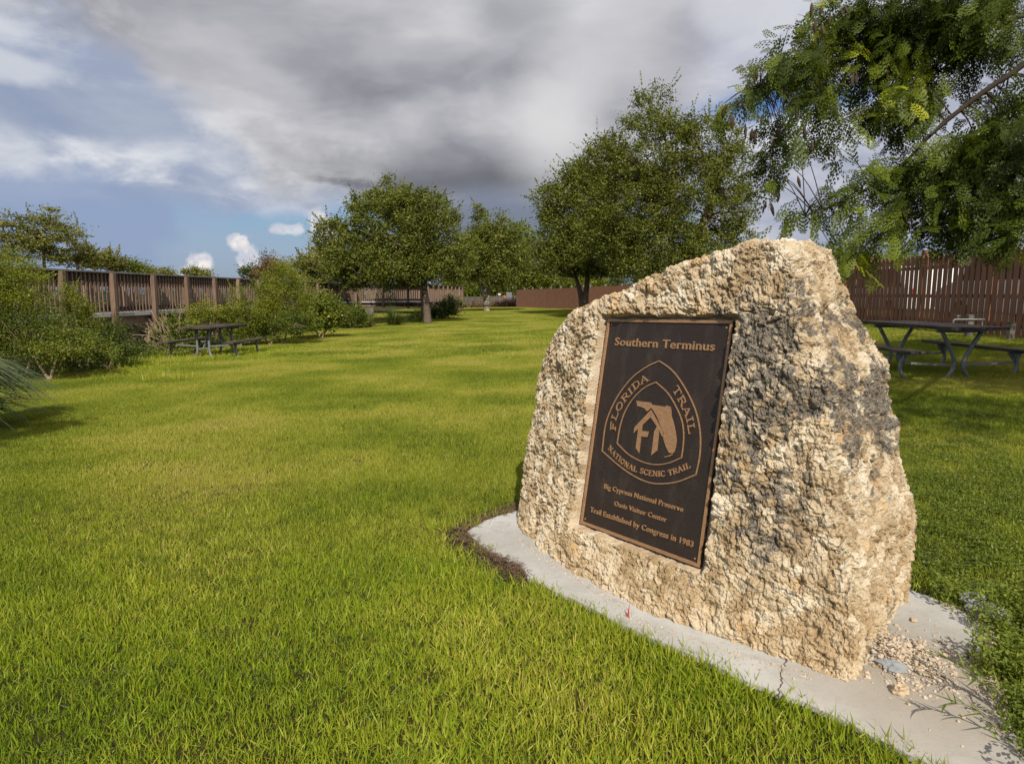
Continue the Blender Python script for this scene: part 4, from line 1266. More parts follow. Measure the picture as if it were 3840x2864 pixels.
def boardwalk_person():
    """visitor leaning on the far railing; only head and shoulders clear the rail"""
    x, y, z = -5.35, 44.5, 0.84
    e = empty('person', (x, y, z), R(200), 'person in a pale blue shirt leaning on the far boardwalk rail', 'person')
    J = {'pel': (0, 0, .82), 'ch': (0, -.16, 1.10), 'nk': (0, -.26, 1.28), 'lk': (-.10, -.03, .44), 'la': (-.10, .03, .06), 'lf': (-.10, -.14, .03), 'rk': (.10, -.03, .44), 'ra': (.10, .03, .06), 'rf': (.10, -.14, .03),
         'lh': (-.09, 0, .78), 'rh': (.09, 0, .78), 'ls': (-.17, -.2, 1.2), 'le': (-.24, -.34, .98), 'lw': (-.14, -.5, 1.03), 'rs': (.17, -.2, 1.2), 're': (.24, -.34, .98), 'rw': (.14, -.5, 1.03), 'hd': (0, -.31, 1.40), 'tp': (0, -.32, 1.50)}
    rad = {'pel': .13, 'ch': .14, 'nk': .055, 'lk': .06, 'la': .04, 'lf': .035, 'rk': .06, 'ra': .04, 'rf': .035, 'lh': .09, 'rh': .09, 'ls': .06, 'le': .042, 'lw': .03, 'rs': .06, 're': .042, 'rw': .03, 'hd': .095, 'tp': .075}
    E = [('pel', 'ch'), ('ch', 'nk'), ('nk', 'hd'), ('hd', 'tp'), ('pel', 'lh'), ('lh', 'lk'), ('lk', 'la'), ('la', 'lf'), ('pel', 'rh'), ('rh', 'rk'), ('rk', 'ra'), ('ra', 'rf'), ('ch', 'ls'), ('ls', 'le'), ('le', 'lw'), ('ch', 'rs'), ('rs', 're'), ('re', 'rw')]
    K = list(J); me = bpy.data.meshes.new('body'); me.from_pydata([J[k] for k in K], [(K.index(a), K.index(b)) for a, b in E], [])
    o = link_mesh('body', me, None, e)
    md = o.modifiers.new('skin', 'SKIN'); sv = me.skin_vertices[0].data if me.skin_vertices else None
    if sv is None:
        import bmesh
        bm = bmesh.new(); bm.from_mesh(me); lay = bm.verts.layers.skin.verify(); bm.verts.ensure_lookup_table()
        for i, k in enumerate(K): bm.verts[i][lay].radius = (rad[k], rad[k]); bm.verts[i][lay].use_root = (i == 0)
        bm.to_mesh(me); bm.free()
    else:
        for i, k in enumerate(K): sv[i].radius = (rad[k], rad[k]); sv[i].use_root = (i == 0)
    s = o.modifiers.new('sub', 'SUBSURF'); s.levels = s.render_levels = 2
    m, T, out = mat_new('visitor clothes and skin')
    sep = T.new('ShaderNodeSeparateXYZ'); T.l.new(T.new('ShaderNodeTexCoord').outputs['Object'], sep.inputs[0])
    c = T.mix(T.math('GREATER_THAN', sep.outputs[2], .84), (0.05, 0.06, 0.09, 1), (0.42, 0.52, 0.66, 1))
    c = T.mix(T.math('GREATER_THAN', sep.outputs[2], 1.27), c, (0.55, 0.30, 0.22, 1)); principled(T, out, c, .8)
    me.materials.append(m)
    h = MB(); h.tube([(0, -.27, 1.42), (0, -.29, 1.50), (0, -.30, 1.56), (0, -.30, 1.585)], [.098, .100, .07, .02], 12).build('hair', M['bark'], e, smooth=True)
boardwalk_person()
# ------------------------------------------------------------------ vegetation
def unit(v):
    return v / np.maximum(np.linalg.norm(v, axis=1, keepdims=True), 1e-9)

def leaf_quads(P, size, up=0.3, aspect=0.5, droop=None):
    """one rhombic leaf per point: returns verts, quads, rnd"""
    n = len(P)
    a = rng.normal(size=(n, 3)); a[:, 2] *= 0.7
    if droop is not None: a = a * 0.55 + np.array(droop)
    a = unit(a)
    nr = rng.normal(size=(n, 3)); nr[:, 2] = np.abs(nr[:, 2]) + up
    b = unit(np.cross(nr, a))
    s = (size * rng.uniform(0.6, 1.35, n))[:, None]
    w = s * aspect
    V = np.stack([P - a * s * .5, P + b * w * .5, P + a * s * .5, P - b * w * .5], 1).reshape(-1, 3)
    Fq = np.arange(4 * n).reshape(n, 4)
    return V, Fq

def blob_points(blobs, n, shell=0.55):
    """blobs: (centre xyz, radii xyz); points in the union, biased to the surface"""
    vol = np.array([b[1][0] * b[1][1] * b[1][2] for b in blobs]) ** 0.8
    pick = rng.choice(len(blobs), n, p=vol / vol.sum())
    d = unit(rng.normal(size=(n, 3)))
    r = rng.uniform(0, 1, n) ** (1 / 3)
    r = np.where(rng.random(n) < shell, rng.uniform(0.78, 1.03, n), r)
    cen = np.array([b[0] for b in blobs])[pick]; rad = np.array([b[1] for b in blobs])[pick]
    return cen + d * rad * r[:, None], d, pick

def px_blobs(lst, Y, depth=None):
    out = []
    for b in lst:
        x, y, rx, ry = b[:4]; YY = b[4] if len(b) > 4 else Y
        c = at_y(x, y, YY); s = YY / FPX
        dr = (depth if depth else rx * s)
        if depth and depth < 0: dr = -depth * rx * s
        out.append((c, (rx * s, dr, ry * s)))
    return out

def foliage(blobs, nclump, per, csize, leaf, shell=0.6, shoots=0, shoot_len=0.6, flatten=0.75, up=0.3, aspect=0.5, zmin=None):
    Cn, D, _ = blob_points(blobs, nclump, shell)
    crnd = rng.normal(0, 0.16, nclump)
    idx = np.repeat(np.arange(nclump), per)
    off = rng.normal(size=(len(idx), 3)) * csize * np.array([1, 1, flatten])
    P = Cn[idx] + off * rng.uniform(0.5, 1.25, nclump)[idx][:, None]
    rn = np.clip(.46 + (rng.beta(2, 2.4, len(idx)) - .45) * .62 + crnd[idx] * 1.15, 0, 1)
    if shoots:
        sh = rng.choice(nclump, shoots)
        dirs = D[sh] * np.array([1, 1, .8]) + np.array([0, 0, .55]) + rng.normal(0, .25, (shoots, 3)); dirs = unit(dirs)
        k = 26
        t = np.tile(np.linspace(0.1, 1, k), shoots)
        base = np.repeat(Cn[sh], k, 0); dd = np.repeat(dirs, k, 0); ln = np.repeat(rng.uniform(.4, 1.0, shoots) * shoot_len, k)
        Q = base + dd * (t * ln)[:, None] + rng.normal(0, csize * .16, (shoots * k, 3)) * (1.2 - t)[:, None]
        P = np.concatenate([P, Q]); rn = np.concatenate([rn, np.clip(rng.beta(2, 2, len(Q)) + .12, 0, 1)])
    if zmin is not None:
        g = ground_z(P[:, 0], P[:, 1]) + zmin
        P[:, 2] = np.maximum(P[:, 2], g + rng.uniform(0, .12, len(P)))
    V, Fq = leaf_quads(P, leaf, up, aspect)
    return V, Fq, np.repeat(rn, 4), Cn

def plant(name, label, cat, blobs, base, mat, nclump, per, csize, leaf, trunk=None, limbs=18, limb_mat='bark', group=None, trunk_r=0.2, parts=('crown', 'trunk'), limb_r=None, **kw):
    base = np.array(base, float)
    e = empty(name, base, 0, label, cat, group)
    V, Fq, rn, Cn = foliage(blobs, nclump, per, csize, leaf, **kw)
    link_mesh(parts[0], np_mesh(parts[0], V - base, Fq, {'rnd': rn}), M[mat], e)
    mb = MB()
    if trunk is None:
        cen = np.mean([b[0] for b in blobs], 0)
        trunk = [[base + [0, 0, -.1], base * .7 + cen * .3 + [0, 0, 0], cen]]
    for ti, tp in enumerate(trunk):
        pts = bez([np.array(p) - base for p in tp], 12)
        rr = [trunk_r * (1.25 if i == 0 else 1) * (1 - 0.62 * i / (len(pts) - 1)) for i in range(len(pts))]
        mb.tube(pts, rr, 10, wob=0.07)
    forks = [np.array(tp[-1]) for tp in trunk] + [np.array(tp[-2]) * .4 + np.array(tp[-1]) * .6 for tp in trunk]
    lr = limb_r or trunk_r * 0.35
    for i in rng.choice(len(Cn), min(limbs, len(Cn)), replace=False):
        f = min(forks, key=lambda q: np.linalg.norm(q - Cn[i]))
        a, b = f - base, Cn[i] - base
        m1 = a + (b - a) * .45 + np.array([0, 0, .10 * np.linalg.norm(b - a)]) + rng.normal(0, .06 * np.linalg.norm(b - a), 3)
        pts = bez([a, m1, b], 8)
        mb.tube(pts, [lr * (1 - .85 * k / (len(pts) - 1)) for k in range(len(pts))], 5, cap=False)
    mb.build(parts[1], M[limb_mat], e, smooth=True)
    return e

def gbase(x, Y):
    X = (x - 1920) / FPX * Y / (CP) * 1.0
    p = at_y(x, 1200, Y)
    return np.array([p[0], Y, float(ground_z(p[0], Y))])

# --- oaks on the lawn
Y = 34.0; b = gbase(1604, Y)
plant('oak_tree', 'rounded dark oak with single straight trunk, left of the forked lichen oak', 'tree',
      px_blobs([(1480, 890, 170, 170), (1330, 960, 120, 110), (1250, 900, 60, 80), (1600, 870, 130, 140), (1690, 960, 80, 110), (1450, 1000, 200, 80), (1400, 790, 80, 70), (1490, 760, 70, 60), (1440, 690, 22, 45), (1600, 770, 80, 60), (1340, 1040, 55, 50), (1600, 1015, 150, 45), (1230, 870, 40, 40), (1700, 830, 30, 40)], Y, -1.0),
      b, 'oak', 950, 95, .23, .12, trunk=[[b + [0, 0, -.1], b + [-.05, 0, .9], b + [-.12, 0, 1.8], b + [-.1, 0, 3.0]]], trunk_r=.22, limbs=60, shoots=420, shoot_len=1.0)
Y = 57.0; b = gbase(1826, Y)
plant('oak_tree', 'smaller oak with pale lichened forked trunk and an orange blaze mark', 'tree',
      px_blobs([(1840, 930, 90, 100), (1900, 930, 60, 90), (1790, 860, 30, 60), (1790, 960, 80, 90), (1880, 860, 55, 50), (1850, 1020, 110, 40), (1940, 960, 40, 80), (1800, 790, 22, 22)], Y, -1.0),
      b, 'oak', 360, 110, .40, .19, trunk=[[b + [0, 0, -.1], b + [.02, 0, .7], b + [.10, 0, 1.7], b + [.18, 0, 3.2]], [b + [0, 0, .5], b + [-.18, 0, 1.5], b + [-.55, 0, 2.4], b + [-.9, 0, 3.4]]], trunk_r=.27, limbs=40, limb_mat='lichen', shoots=70, shoot_len=1.1)
MB().box((-.045, -.31, 1.50), (.045, -.20, 1.66)).build('blaze_mark', plain_mat('orange blaze paint', (0.75, 0.13, 0.04), 0.6), [o for o in C.objects if o.name == 'oak_tree.001'][0])
Y = 43.0; b = gbase(2192, Y)
plant('oak_tree', 'leafy oak with twin dark stems in front of the far brown fence', 'tree',
      px_blobs([(2180, 800, 130, 150), (2090, 900, 80, 120), (2250, 920, 150, 105), (2120, 975, 120, 55), (2300, 985, 130, 45), (2220, 700, 100, 80), (2050, 760, 40, 60), (2150, 640, 50, 50)], Y, -1.0),
      b, 'oak', 560, 120, .35, .16, trunk=[[b + [0, 0, -.1], b + [.02, 0, .9], b + [.12, 0, 2.0], b + [.2, 0, 3.2]], [b + [-.05, 0, .1], b + [-.25, 0, 1.2], b + [-.6, 0, 2.4]]], trunk_r=.27, limbs=46, shoots=260, shoot_len=1.1)
Y = 33.0; b = gbase(2520, Y)
plant('oak_tree', 'largest oak, its broad ragged crown rising behind the boulder', 'tree',
      px_blobs([(2440, 560, 170, 130), (2440, 420, 90, 80), (2560, 480, 70, 50), (2650, 540, 120, 110), (2740, 650, 100, 120), (2600, 760, 220, 150), (2380, 760, 190, 140), (2750, 820, 90, 90), (2450, 920, 220, 90), (2660, 900, 120, 80), (2300, 620, 110, 90), (2230, 560, 60, 50), (2300, 860, 120, 90), (2700, 470, 40, 60), (2400, 1000, 160, 45)], Y, -0.85),
      b, 'oak', 1300, 85, .23, .112, trunk=[[b + [0, 0, -.1], b + [.0, 0, 1.2], b + [-.1, 0, 2.6], b + [-.2, 0, 5.5]], [b + [0, 0, 1.4], b + [.8, 0, 3.2], b + [1.8, 0, 6.0]]], trunk_r=.26, limbs=90, shoots=620, shoot_len=1.25, shell=.45)

# --- trees beyond
def simple_tree(label, blobs, Y, mat, ncl, per, cs, leaf, name='tree', group='trees beyond the boardwalk and fence', limb_mat='twig', tr=.16, limbs=20, **kw):
    bl = px_blobs(blobs, Y, -1.0)
    c = bl[0][0]; b = np.array([c[0], c[1], float(ground_z(c[0], c[1])) if c[0] > -12 else -.9])
    top = c.copy(); return plant(name, label, 'tree', bl, b, mat, ncl, per, cs, leaf, trunk=[[b + [0, 0, -.1], b * .5 + c * .5, c]], trunk_r=tr, limbs=limbs, limb_mat=limb_mat, group=group, **kw)
cyp = dict(flatten=.26, shoots=45, shoot_len=1.1, shell=.35)
simple_tree('tall cypress cut by the left edge, leftmost of the cypresses', [(20, 900, 60, 90), (40, 820, 35, 50), (70, 930, 60, 60), (-60, 880, 80, 100)], 40, 'cypress', 75, 75, .42, .15, 'cypress_tree', **cyp)
simple_tree('broad cypress with flat topped crown above the left end of the railing', [(155, 870, 75, 60), (175, 810, 40, 35), (140, 940, 90, 50), (200, 930, 60, 50), (225, 860, 40, 40)], 42, 'cypress', 90, 75, .42, .15, 'cypress_tree', **cyp)
simple_tree('slender cypress with layered branches, third from the left edge', [(285, 930, 40, 50), (290, 870, 22, 28), (270, 975, 60, 28), (320, 950, 30, 30)], 46, 'cypress', 55, 70, .38, .15, 'cypress_tree', **cyp)
simple_tree('small cypress fourth from the left, in the descending row', [(350, 950, 30, 20), (365, 985, 40, 25), (340, 980, 30, 25)], 50, 'cypress', 34, 70, .36, .15, 'cypress_tree', **cyp)
simple_tree('yellowish rounded tree, fifth in the descending row on the left', [(410, 965, 35, 28), (400, 990, 50, 25), (440, 985, 30, 25)], 50, 'cypress', 40, 70, .36, .15, 'broadleaf_tree', **cyp)
simple_tree('low green bushy tree ending the descending row on the left', [(500, 1000, 35, 20), (470, 1000, 40, 18), (530, 1010, 22, 12)], 52, 'bright', 45, 70, .34, .16, 'broadleaf_tree')
simple_tree('faint low tree tops just over the railing, left of the white cumulus', [(580, 1020, 45, 9), (620, 1024, 40, 8)], 70, 'cypress', 40, 60, .3, .2, 'broadleaf_tree')
simple_tree('small domed tree tops over the railing, right of the white cumulus', [(725, 1018, 35, 14), (760, 1028, 40, 8)], 70, 'cypress', 40, 60, .3, .2, 'broadleaf_tree')
simple_tree('green tree top over the railing, left of the lime shrub', [(950, 1020, 40, 22), (985, 1035, 40, 15)], 44, 'oak_grey', 50, 80, .3, .14, 'broadleaf_tree')
simple_tree('rusty brown leaved tree directly behind the lime shrub', [(1015, 985, 28, 28), (1005, 1020, 45, 30), (1040, 1000, 25, 25)], 40, 'rust', 50, 70, .25, .12, 'broadleaf_tree', limbs=30)
simple_tree('olive cypress right of the lime shrub', [(1160, 990, 45, 35), (1130, 1020, 50, 35), (1190, 1030, 50, 35)], 46, 'cypress', 90, 80, .34, .15, 'cypress_tree', **cyp)
simple_tree('dusky cypress close behind the left side of the rounded oak', [(1230, 960, 50, 60), (1260, 1020, 50, 50), (1215, 1020, 40, 45)], 48, 'cypress', 90, 80, .36, .15, 'cypress_tree', **cyp)
simple_tree('yellow green tree filling the gap right of the forked oak', [(1960, 900, 50, 60), (1945, 990, 70, 70), (2010, 960, 60, 80), (2000, 1040, 80, 40)], 72, 'bright', 150, 80, .55, .25, 'broadleaf_tree')
simple_tree('dark woodland edge tree right of the forked trunk', [(1960, 1060, 90, 50), (2060, 1040, 100, 60), (1900, 1040, 60, 50)], 92, 'oak', 150, 80, .7, .3, 'broadleaf_tree')
simple_tree('sunlit yellow shrub-like tree seen between the boardwalk end and the forked trunk', [(1765, 1090, 45, 42), (1730, 1080, 60, 40), (1800, 1080, 40, 36), (1700, 1060, 50, 40)], 98, 'bright', 130, 80, .6, .28, 'broadleaf_tree')
simple_tree('sunlit yellow green tree just right of the forked trunk', [(1880, 1085, 40, 32), (1850, 1090, 40, 30), (1910, 1080, 40, 26)], 98, 'bright', 100, 80, .55, .28, 'broadleaf_tree')
simple_tree('bright green tree behind the far brown fence', [(2080, 1050, 100, 40), (2180, 1060, 80, 30), (2260, 1060, 80, 30)], 74, 'bright', 130, 80, .5, .25, 'broadleaf_tree')
simple_tree('green tree right behind the boulder crest', [(2480, 1000, 160, 60), (2620, 960, 120, 60), (2750, 960, 60, 50)], 70, 'bright', 180, 80, .5, .25, 'broadleaf_tree')
for i, (x, y, rx, ry, lb) in enumerate([(3090, 965, 55, 30, 'leftmost sunlit tree top above the picket fence'), (3200, 975, 70, 26, 'low tree top above the fence, second from the boulder'), (3330, 985, 80, 32, 'tree top above the fence at the first capped post'),
                                   (3480, 990, 90, 40, 'tree top behind the fence under the hanging branches'), (3640, 990, 90, 50, 'tree behind the fence near the right edge'), (3800, 990, 100, 60, 'tree behind the fence at the right edge of the picture')]):
    simple_tree(lb, [(x, y, rx, ry), (x + 20, y + 45, rx, ry + 10)], 58, 'bright', 90, 80, .45, .2, 'broadleaf_tree')

# --- shrubs along the boardwalk
def shrub(label, blobs, Y, mat, ncl, per, cs, leaf, name='shrub', base_px=None, limbs=25, **kw):
    bl = px_blobs(blobs, Y, -0.8)
    cx = np.mean([q[0][0] for q in bl]); cy = np.mean([q[0][1] for q in bl])
    b = np.array([cx, cy, float(ground_z(cx, cy))])
    return plant(name, label, 'shrub', bl, b, mat, ncl, per, cs, leaf, trunk=[[b + [0, 0, -.05], b + [.1, 0, .25], b + [.2, 0, .5]], [b, b + [-.2, .1, .2], b + [-.35, .1, .45]]], trunk_r=.035, limbs=limbs, limb_mat='dry_twig', group='shrubs along the boardwalk', parts=('foliage', 'stems'), limb_r=.014, zmin=.02, **kw)
sk = dict(shoots=90, shoot_len=.45, flatten=.9)
shrub('tall yellow green shrub cut by the left edge, in front of the cypresses', [(30, 1010, 95, 60), (105, 1055, 75, 70), (-60, 1060, 110, 120), (70, 1130, 120, 60), (130, 975, 22, 30)], 12.4, 'lime', 300, 80, .09, .034, **sk)
shrub('dense tangled green shrub low on the left, below the railing', [(70, 1220, 140, 85), (190, 1220, 80, 50), (260, 1285, 100, 42), (-40, 1240, 100, 110), (180, 1305, 180, 38), (370, 1320, 70, 22)], 12.2, 'shrub', 420, 85, .10, .036, limbs=60, **sk)
shrub('thin leafy shrub poking up in front of the first railing posts', [(285, 1150, 40, 40), (315, 1175, 30, 35), (260, 1110, 18, 40), (330, 1225, 40, 35)], 13.6, 'lime', 110, 70, .08, .032, **sk)
shrub('low dark green undergrowth below the boardwalk deck, left of the dry twigs', [(400, 1260, 60, 50), (440, 1310, 70, 25), (360, 1310, 60, 30)], 13.8, 'shrub', 120, 80, .09, .04, **sk)
shrub('broad leaved plant in shade under the boardwalk, behind the left picnic table', [(640, 1230, 50, 40), (700, 1260, 70, 45), (600, 1270, 50, 30)], 18.6, 'shrub', 110, 70, .11, .07, **sk)
shrub('small yellow green sprig shrub above the left picnic table', [(740, 1170, 45, 35), (800, 1165, 40, 30), (770, 1210, 60, 35)], 19.4, 'lime', 90, 70, .09, .045, **sk)
shrub('upright lime shrub with pointed shoots, left of the big conical shrub', [(890, 1130, 35, 60), (930, 1180, 60, 55), (860, 1190, 45, 40), (900, 1230, 60, 30)], 19.8, 'lime', 150, 80, .10, .045, **sk)
shrub('big conical lime green shrub standing against the boardwalk railing', [(1050, 1010, 32, 32), (1050, 1065, 65, 55), (1060, 1120, 95, 60), (1120, 1080, 50, 45), (1030, 1180, 90, 50), (1000, 1110, 50, 50)], 20.8, 'lime', 330, 90, .11, .045, shoots=160, shoot_len=.45, flatten=1.0)
shrub('shaded tangled undergrowth at the foot of the conical shrub', [(1000, 1215, 90, 35), (1100, 1210, 90, 40), (930, 1235, 60, 25)], 20.4, 'shrub', 150, 85, .11, .05, **sk)
shrub('rounded shrub with broad yellow green leaves, right of the conical shrub', [(1200, 1140, 60, 35), (1245, 1170, 45, 50), (1160, 1190, 60, 40), (1210, 1200, 60, 30)], 23.5, 'bright', 150, 80, .13, .085, **sk)
shrub('shaded shrub between the broad leaved shrub and the long grass', [(1300, 1180, 60, 35), (1340, 1190, 50, 25)], 30, 'shrub', 80, 80, .15, .07, **sk)
shrub('brambly shrub at the foot of the far boardwalk posts', [(1655, 1160, 40, 25), (1700, 1140, 35, 30), (1680, 1165, 40, 15), (1620, 1175, 30, 18)], 40, 'shrub', 90, 80, .2, .09, **sk)
shrub('dry reddish brush under the far signs', [(1890, 1142, 40, 10), (1930, 1138, 35, 16), (1860, 1145, 30, 8)], 78, 'rust', 70, 80, .22, .12, **sk)
shrub('dry grass and brush in front of the grey fence', [(1760, 1146, 40, 7), (1800, 1142, 35, 7), (1720, 1146, 30, 10)], 76, 'rust', 50, 70, .2, .12, **sk)

# undergrowth strip, uncountable, hides the dark foot of the boardwalk
def undergrowth():
    bl = []
    for y in np.arange(11.0, 40, .8):
        x = -10.46 + .0252 * y + .7 + random.uniform(-.3, .3)
        bl.append((np.array([x, y, -.35 + random.uniform(0, .2)]), (.7, .8, .40)))
    V, Fq, rn, _ = foliage(bl, 900, 60, .16, .06, shell=.6, shoots=120, shoot_len=.5, zmin=.0)
    o = link_mesh('undergrowth', np_mesh('undergrowth', V, Fq, {'rnd': rn}), M['shrub'])
    tag(o, 'tangled low undergrowth along the foot of the boardwalk', 'undergrowth', kind='stuff')
undergrowth()
def far_wood():
    bl = []
    for x in np.arange(-160, 160, 6.0):
        bl.append((np.array([x + random.uniform(-2, 2), 150 + random.uniform(-12, 12), .4]), (6, 6, 2.2 + random.uniform(-.8, .8) + (1.6 if x > 0 else 0))))
    V, Fq, rn, _ = foliage(bl, 2200, 24, .9, .55, shell=.8)
    o = link_mesh('far_woodland', np_mesh('far_woodland', V, Fq, {'rnd': rn}), M['oak_grey'])
    tag(o, 'low far-off woodland along the horizon', 'woodland', kind='stuff')
far_wood()

# --- dry twig pile
def brush_pile():
    b = on_ground(600, 1325); b[1] += 0
    base = np.array([b[0], b[1] + .3, float(ground_z(b[0], b[1]))])
    e = empty('brush_pile', base, 0, 'fan of dead grey twigs heaped below the railing, left of the picnic table', 'brushwood')
    Yb = base[1]
    root = at_y(610, 1290, Yb) - base
    for _ in range(3):
        mb = MB()
        for _ in range(34):
            ang = rng.normal(2.35, .38); L = rng.uniform(.5, 1.35)
            d = np.array([math.cos(ang), rng.normal(0, .25), math.sin(ang)]); d /= np.linalg.norm(d)
            s = root + rng.normal(0, .16, 3) * [2.2, 1, .6]; s[2] = max(s[2], .03)
            sag = np.array([0, 0, -.10 * L])
            en = s + d * L + sag; mid = s + d * L * .5 + rng.normal(0, .05, 3)
            mb.tube([s, mid, en], [.013, .009, .004], 5, cap=False)
            for _k in range(2):
                t = rng.uniform(.4, .9); p = s + (en - s) * t; q = p + (d + rng.normal(0, .5, 3)) * .28
                mb.tube([p, q], [.006, .002], 4, cap=False)
        mb.build('twigs', M['dry_twig'], e)
    mb = MB()
    for _ in range(170):
        s = np.array([rng.uniform(-.9, .5), rng.normal(-.15, .15), rng.uniform(.0, .16)]); a = rng.uniform(0, math.pi); L = rng.uniform(.2, .6)
        mb.tube([s, s + [L * .5 * math.cos(a), L * .3 * math.sin(a), rng.uniform(.02, .12)], s + [L * math.cos(a), L * .5 * math.sin(a), 0]], [.004, .004, .002], 3, cap=False)
    mb.build('dry_stems', M['dry_twig'], e)
    a = on_ground(560, 1290); 
    st = empty('fallen_branch', (b[0] + .0, b[1], base[2]), 0, 'long pale fallen stick lying from the brush pile to the bench', 'branch')
    p0, p1 = at_y(500, 1285, Yb - .1) - np.array(st.location), at_y(665, 1322, Yb - .5) - np.array(st.location)
    MB().tube(bez([p0, (p0 + p1) / 2 + np.array([0, 0, .04]), p1], 8), .011, 6).build('stick', M['dry_twig'], st)
brush_pile()

# --- blades : long grass clumps and palmetto
def blade_strip(P0, D, L, w, bend, seg=6, side=None):
    """arching blades; P0 (n,3), D (n,3) start directions"""
    n = len(P0); t = np.linspace(0, 1, seg + 1)
    side = unit(np.cross(D, np.tile([0, 0, 1.0], (n, 1)))) if side is None else side
    V = []
    for k, tt in enumerate(t):
        c = P0 + D * (L * tt)[:, None] + np.array([0, 0, -1.0]) * (bend * L * tt ** 2)[:, None]
        ww = (w * (1 - tt ** 1.6) * (0.55 + 0.45 * min(1, tt * 4)))[:, None] * .5
        V.append(c - side * ww); V.append(c + side * ww)
    V = np.stack(V, 1)                      # n, 2(seg+1), 3
    m = 2 * (seg + 1); f = []
    for k in range(seg): f.append([2 * k, 2 * k + 1, 2 * k + 3, 2 * k + 2])
    f = np.array(f); Fq = (np.arange(n)[:, None, None] * m + f[None]).reshape(-1, 4)
    return V.reshape(-1, 3), Fq, m

def grass_clump(label, x, Y, h, n=420):
    b = gbase(x, Y)
    e = empty('long_grass_clump', b, 0, label, 'grass clump', 'long grass clumps under the rounded oak')
    a = rng.uniform(0, 2 * math.pi, n); el = rng.uniform(.5, 1.5, n)
    D = np.stack([np.cos(a) * np.cos(el), np.sin(a) * np.cos(el), np.sin(el)], 1)
    P0 = np.stack([np.cos(a) * .18, np.sin(a) * .18, np.zeros(n)], 1) * rng.uniform(0, 1.5, n)[:, None]
    V, Fq, m = blade_strip(P0, D, rng.uniform(.6, 1.25, n) * h, np.full(n, .022), rng.uniform(.15, .6, n))
    link_mesh('blades', np_mesh('blades', V, Fq, {'rnd': np.repeat(rng.beta(2, 2, n), m)}), M['clump'], e)
grass_clump('arching long grass clump beside the utility box', 1370, 31.0, 1.15)
grass_clump('tallest long grass clump, left of the oak trunk', 1478, 32.5, 1.35, 520)
grass_clump('long grass clump half hidden behind the oak trunk', 1560, 34.8, 1.2)
grass_clump('low long grass clump at the left end of the clumps', 1300, 31.5, .95)

def palmetto():
    b = on_ground(-150, 1600)
    e = empty('palmetto', b, 0, 'long grey green palmetto blades arching in from the left edge over the lawn', 'palmetto')
    for k in range(17):
        az_ = rng.uniform(-1.1, .8); hh = rng.uniform(.18, .95); pit = rng.uniform(-.05, .45) - (.25 if hh > .7 else 0)
        dirv = np.array([math.cos(az_), math.sin(az_), 0])
        hub = dirv * rng.uniform(.05, .30) + np.array([0, rng.uniform(-.25, .25), hh])
        MB().tube(bez([(0, 0, .02), hub * .5 + np.array([0, 0, .06]), hub], 8), .011, 6).build('stalk', M['grey_post'], e)
        n = 26; a = np.linspace(-.75, .75, n) + rng.normal(0, .04, n)
        fwd = dirv * math.cos(pit) + np.array([0, 0, math.sin(pit)]); sd_ = np.cross(dirv, [0, 0, 1.0])
        D = unit(np.cos(a)[:, None] * fwd + np.sin(a)[:, None] * sd_ + np.array([0, 0, .10]) * rng.normal(0, 1.2, n)[:, None])
        V, Fq, m = blade_strip(np.tile(hub, (n, 1)) + D * .03, D, rng.uniform(.7, 1.05, n) * .88, np.full(n, .030), rng.uniform(.25, .55, n), 8)
        V[:, 2] = np.maximum(V[:, 2], .02 + .0 * V[:, 2])
        link_mesh('frond', np_mesh('frond', V, Fq, {'rnd': np.repeat(np.clip(rng.beta(2, 2, n), 0, 1), m)}), M['palm'], e)
palmetto()

# --- feathery tree hanging in from the right
def frond_template(npin=10, nl=6):
    """bipinnate frond along +x, lying in xy, each pinna a notched ribbon: returns verts and quads"""
    V = []; F = []
    def quad(a, b, c, d):
        n = len(V); V.extend([a, b, c, d]); F.append([n, n + 1, n + 2, n + 3])
    A = np.array
    quad(A((0, -.0025, 0)), A((0, .0025, 0)), A((.33, .001, 0)), A((.33, -.001, 0)))
    for i in range(npin):
        x = .04 + .27 * i / (npin - 1); ln = .125 * math.sin(math.pi * (.30 + .55 * i / (npin - 1)))
        for sgn in (-1, 1):
            d = A([.74, sgn * .62, -.26 + .12 * rng.normal()]); s = A([-.62 * sgn, .74, 0]) * sgn
            for j in range(nl):
                t0 = (j + .15) / nl; w = .0180 * (1 - .4 * abs(2 * (j + .5) / nl - 1)); o = A([x, 0, 0]) + d * ln * t0; st = d * ln * .95 / nl
                quad(o, o + s * w + st * .35, o + s * w * .9 + st, o + st * .6)
                quad(o, o + st * .6, o - s * w * .9 + st, o - s * w + st * .35)
    return np.array(V), np.array(F)

def frond_mesh(P, D, scale, rn, tmpl):
    V0, F0 = tmpl; n = len(P); k = len(V0)
    X = unit(D); Zr = rng.normal(0, .35, (n, 3)) + np.array([0, 0, 1.0]); Yv = unit(np.cross(Zr, X)); Zv = np.cross(X, Yv)
    L = V0 * 1.0
    bend = -0.9 * V0[:, 0] ** 2
    V = (P[:, None, :] + (X[:, None, :] * L[None, :, 0:1] + Yv[:, None, :] * L[None, :, 1:2] + Zv[:, None, :] * L[None, :, 2:3] + np.array([0, 0, 1.0])[None, None] * bend[None, :, None]) * scale[:, None, None])
    Fq = (np.arange(n)[:, None, None] * k + F0[None]).reshape(-1, 4)
    return V.reshape(-1, 3), Fq, np.repeat(rn, k)

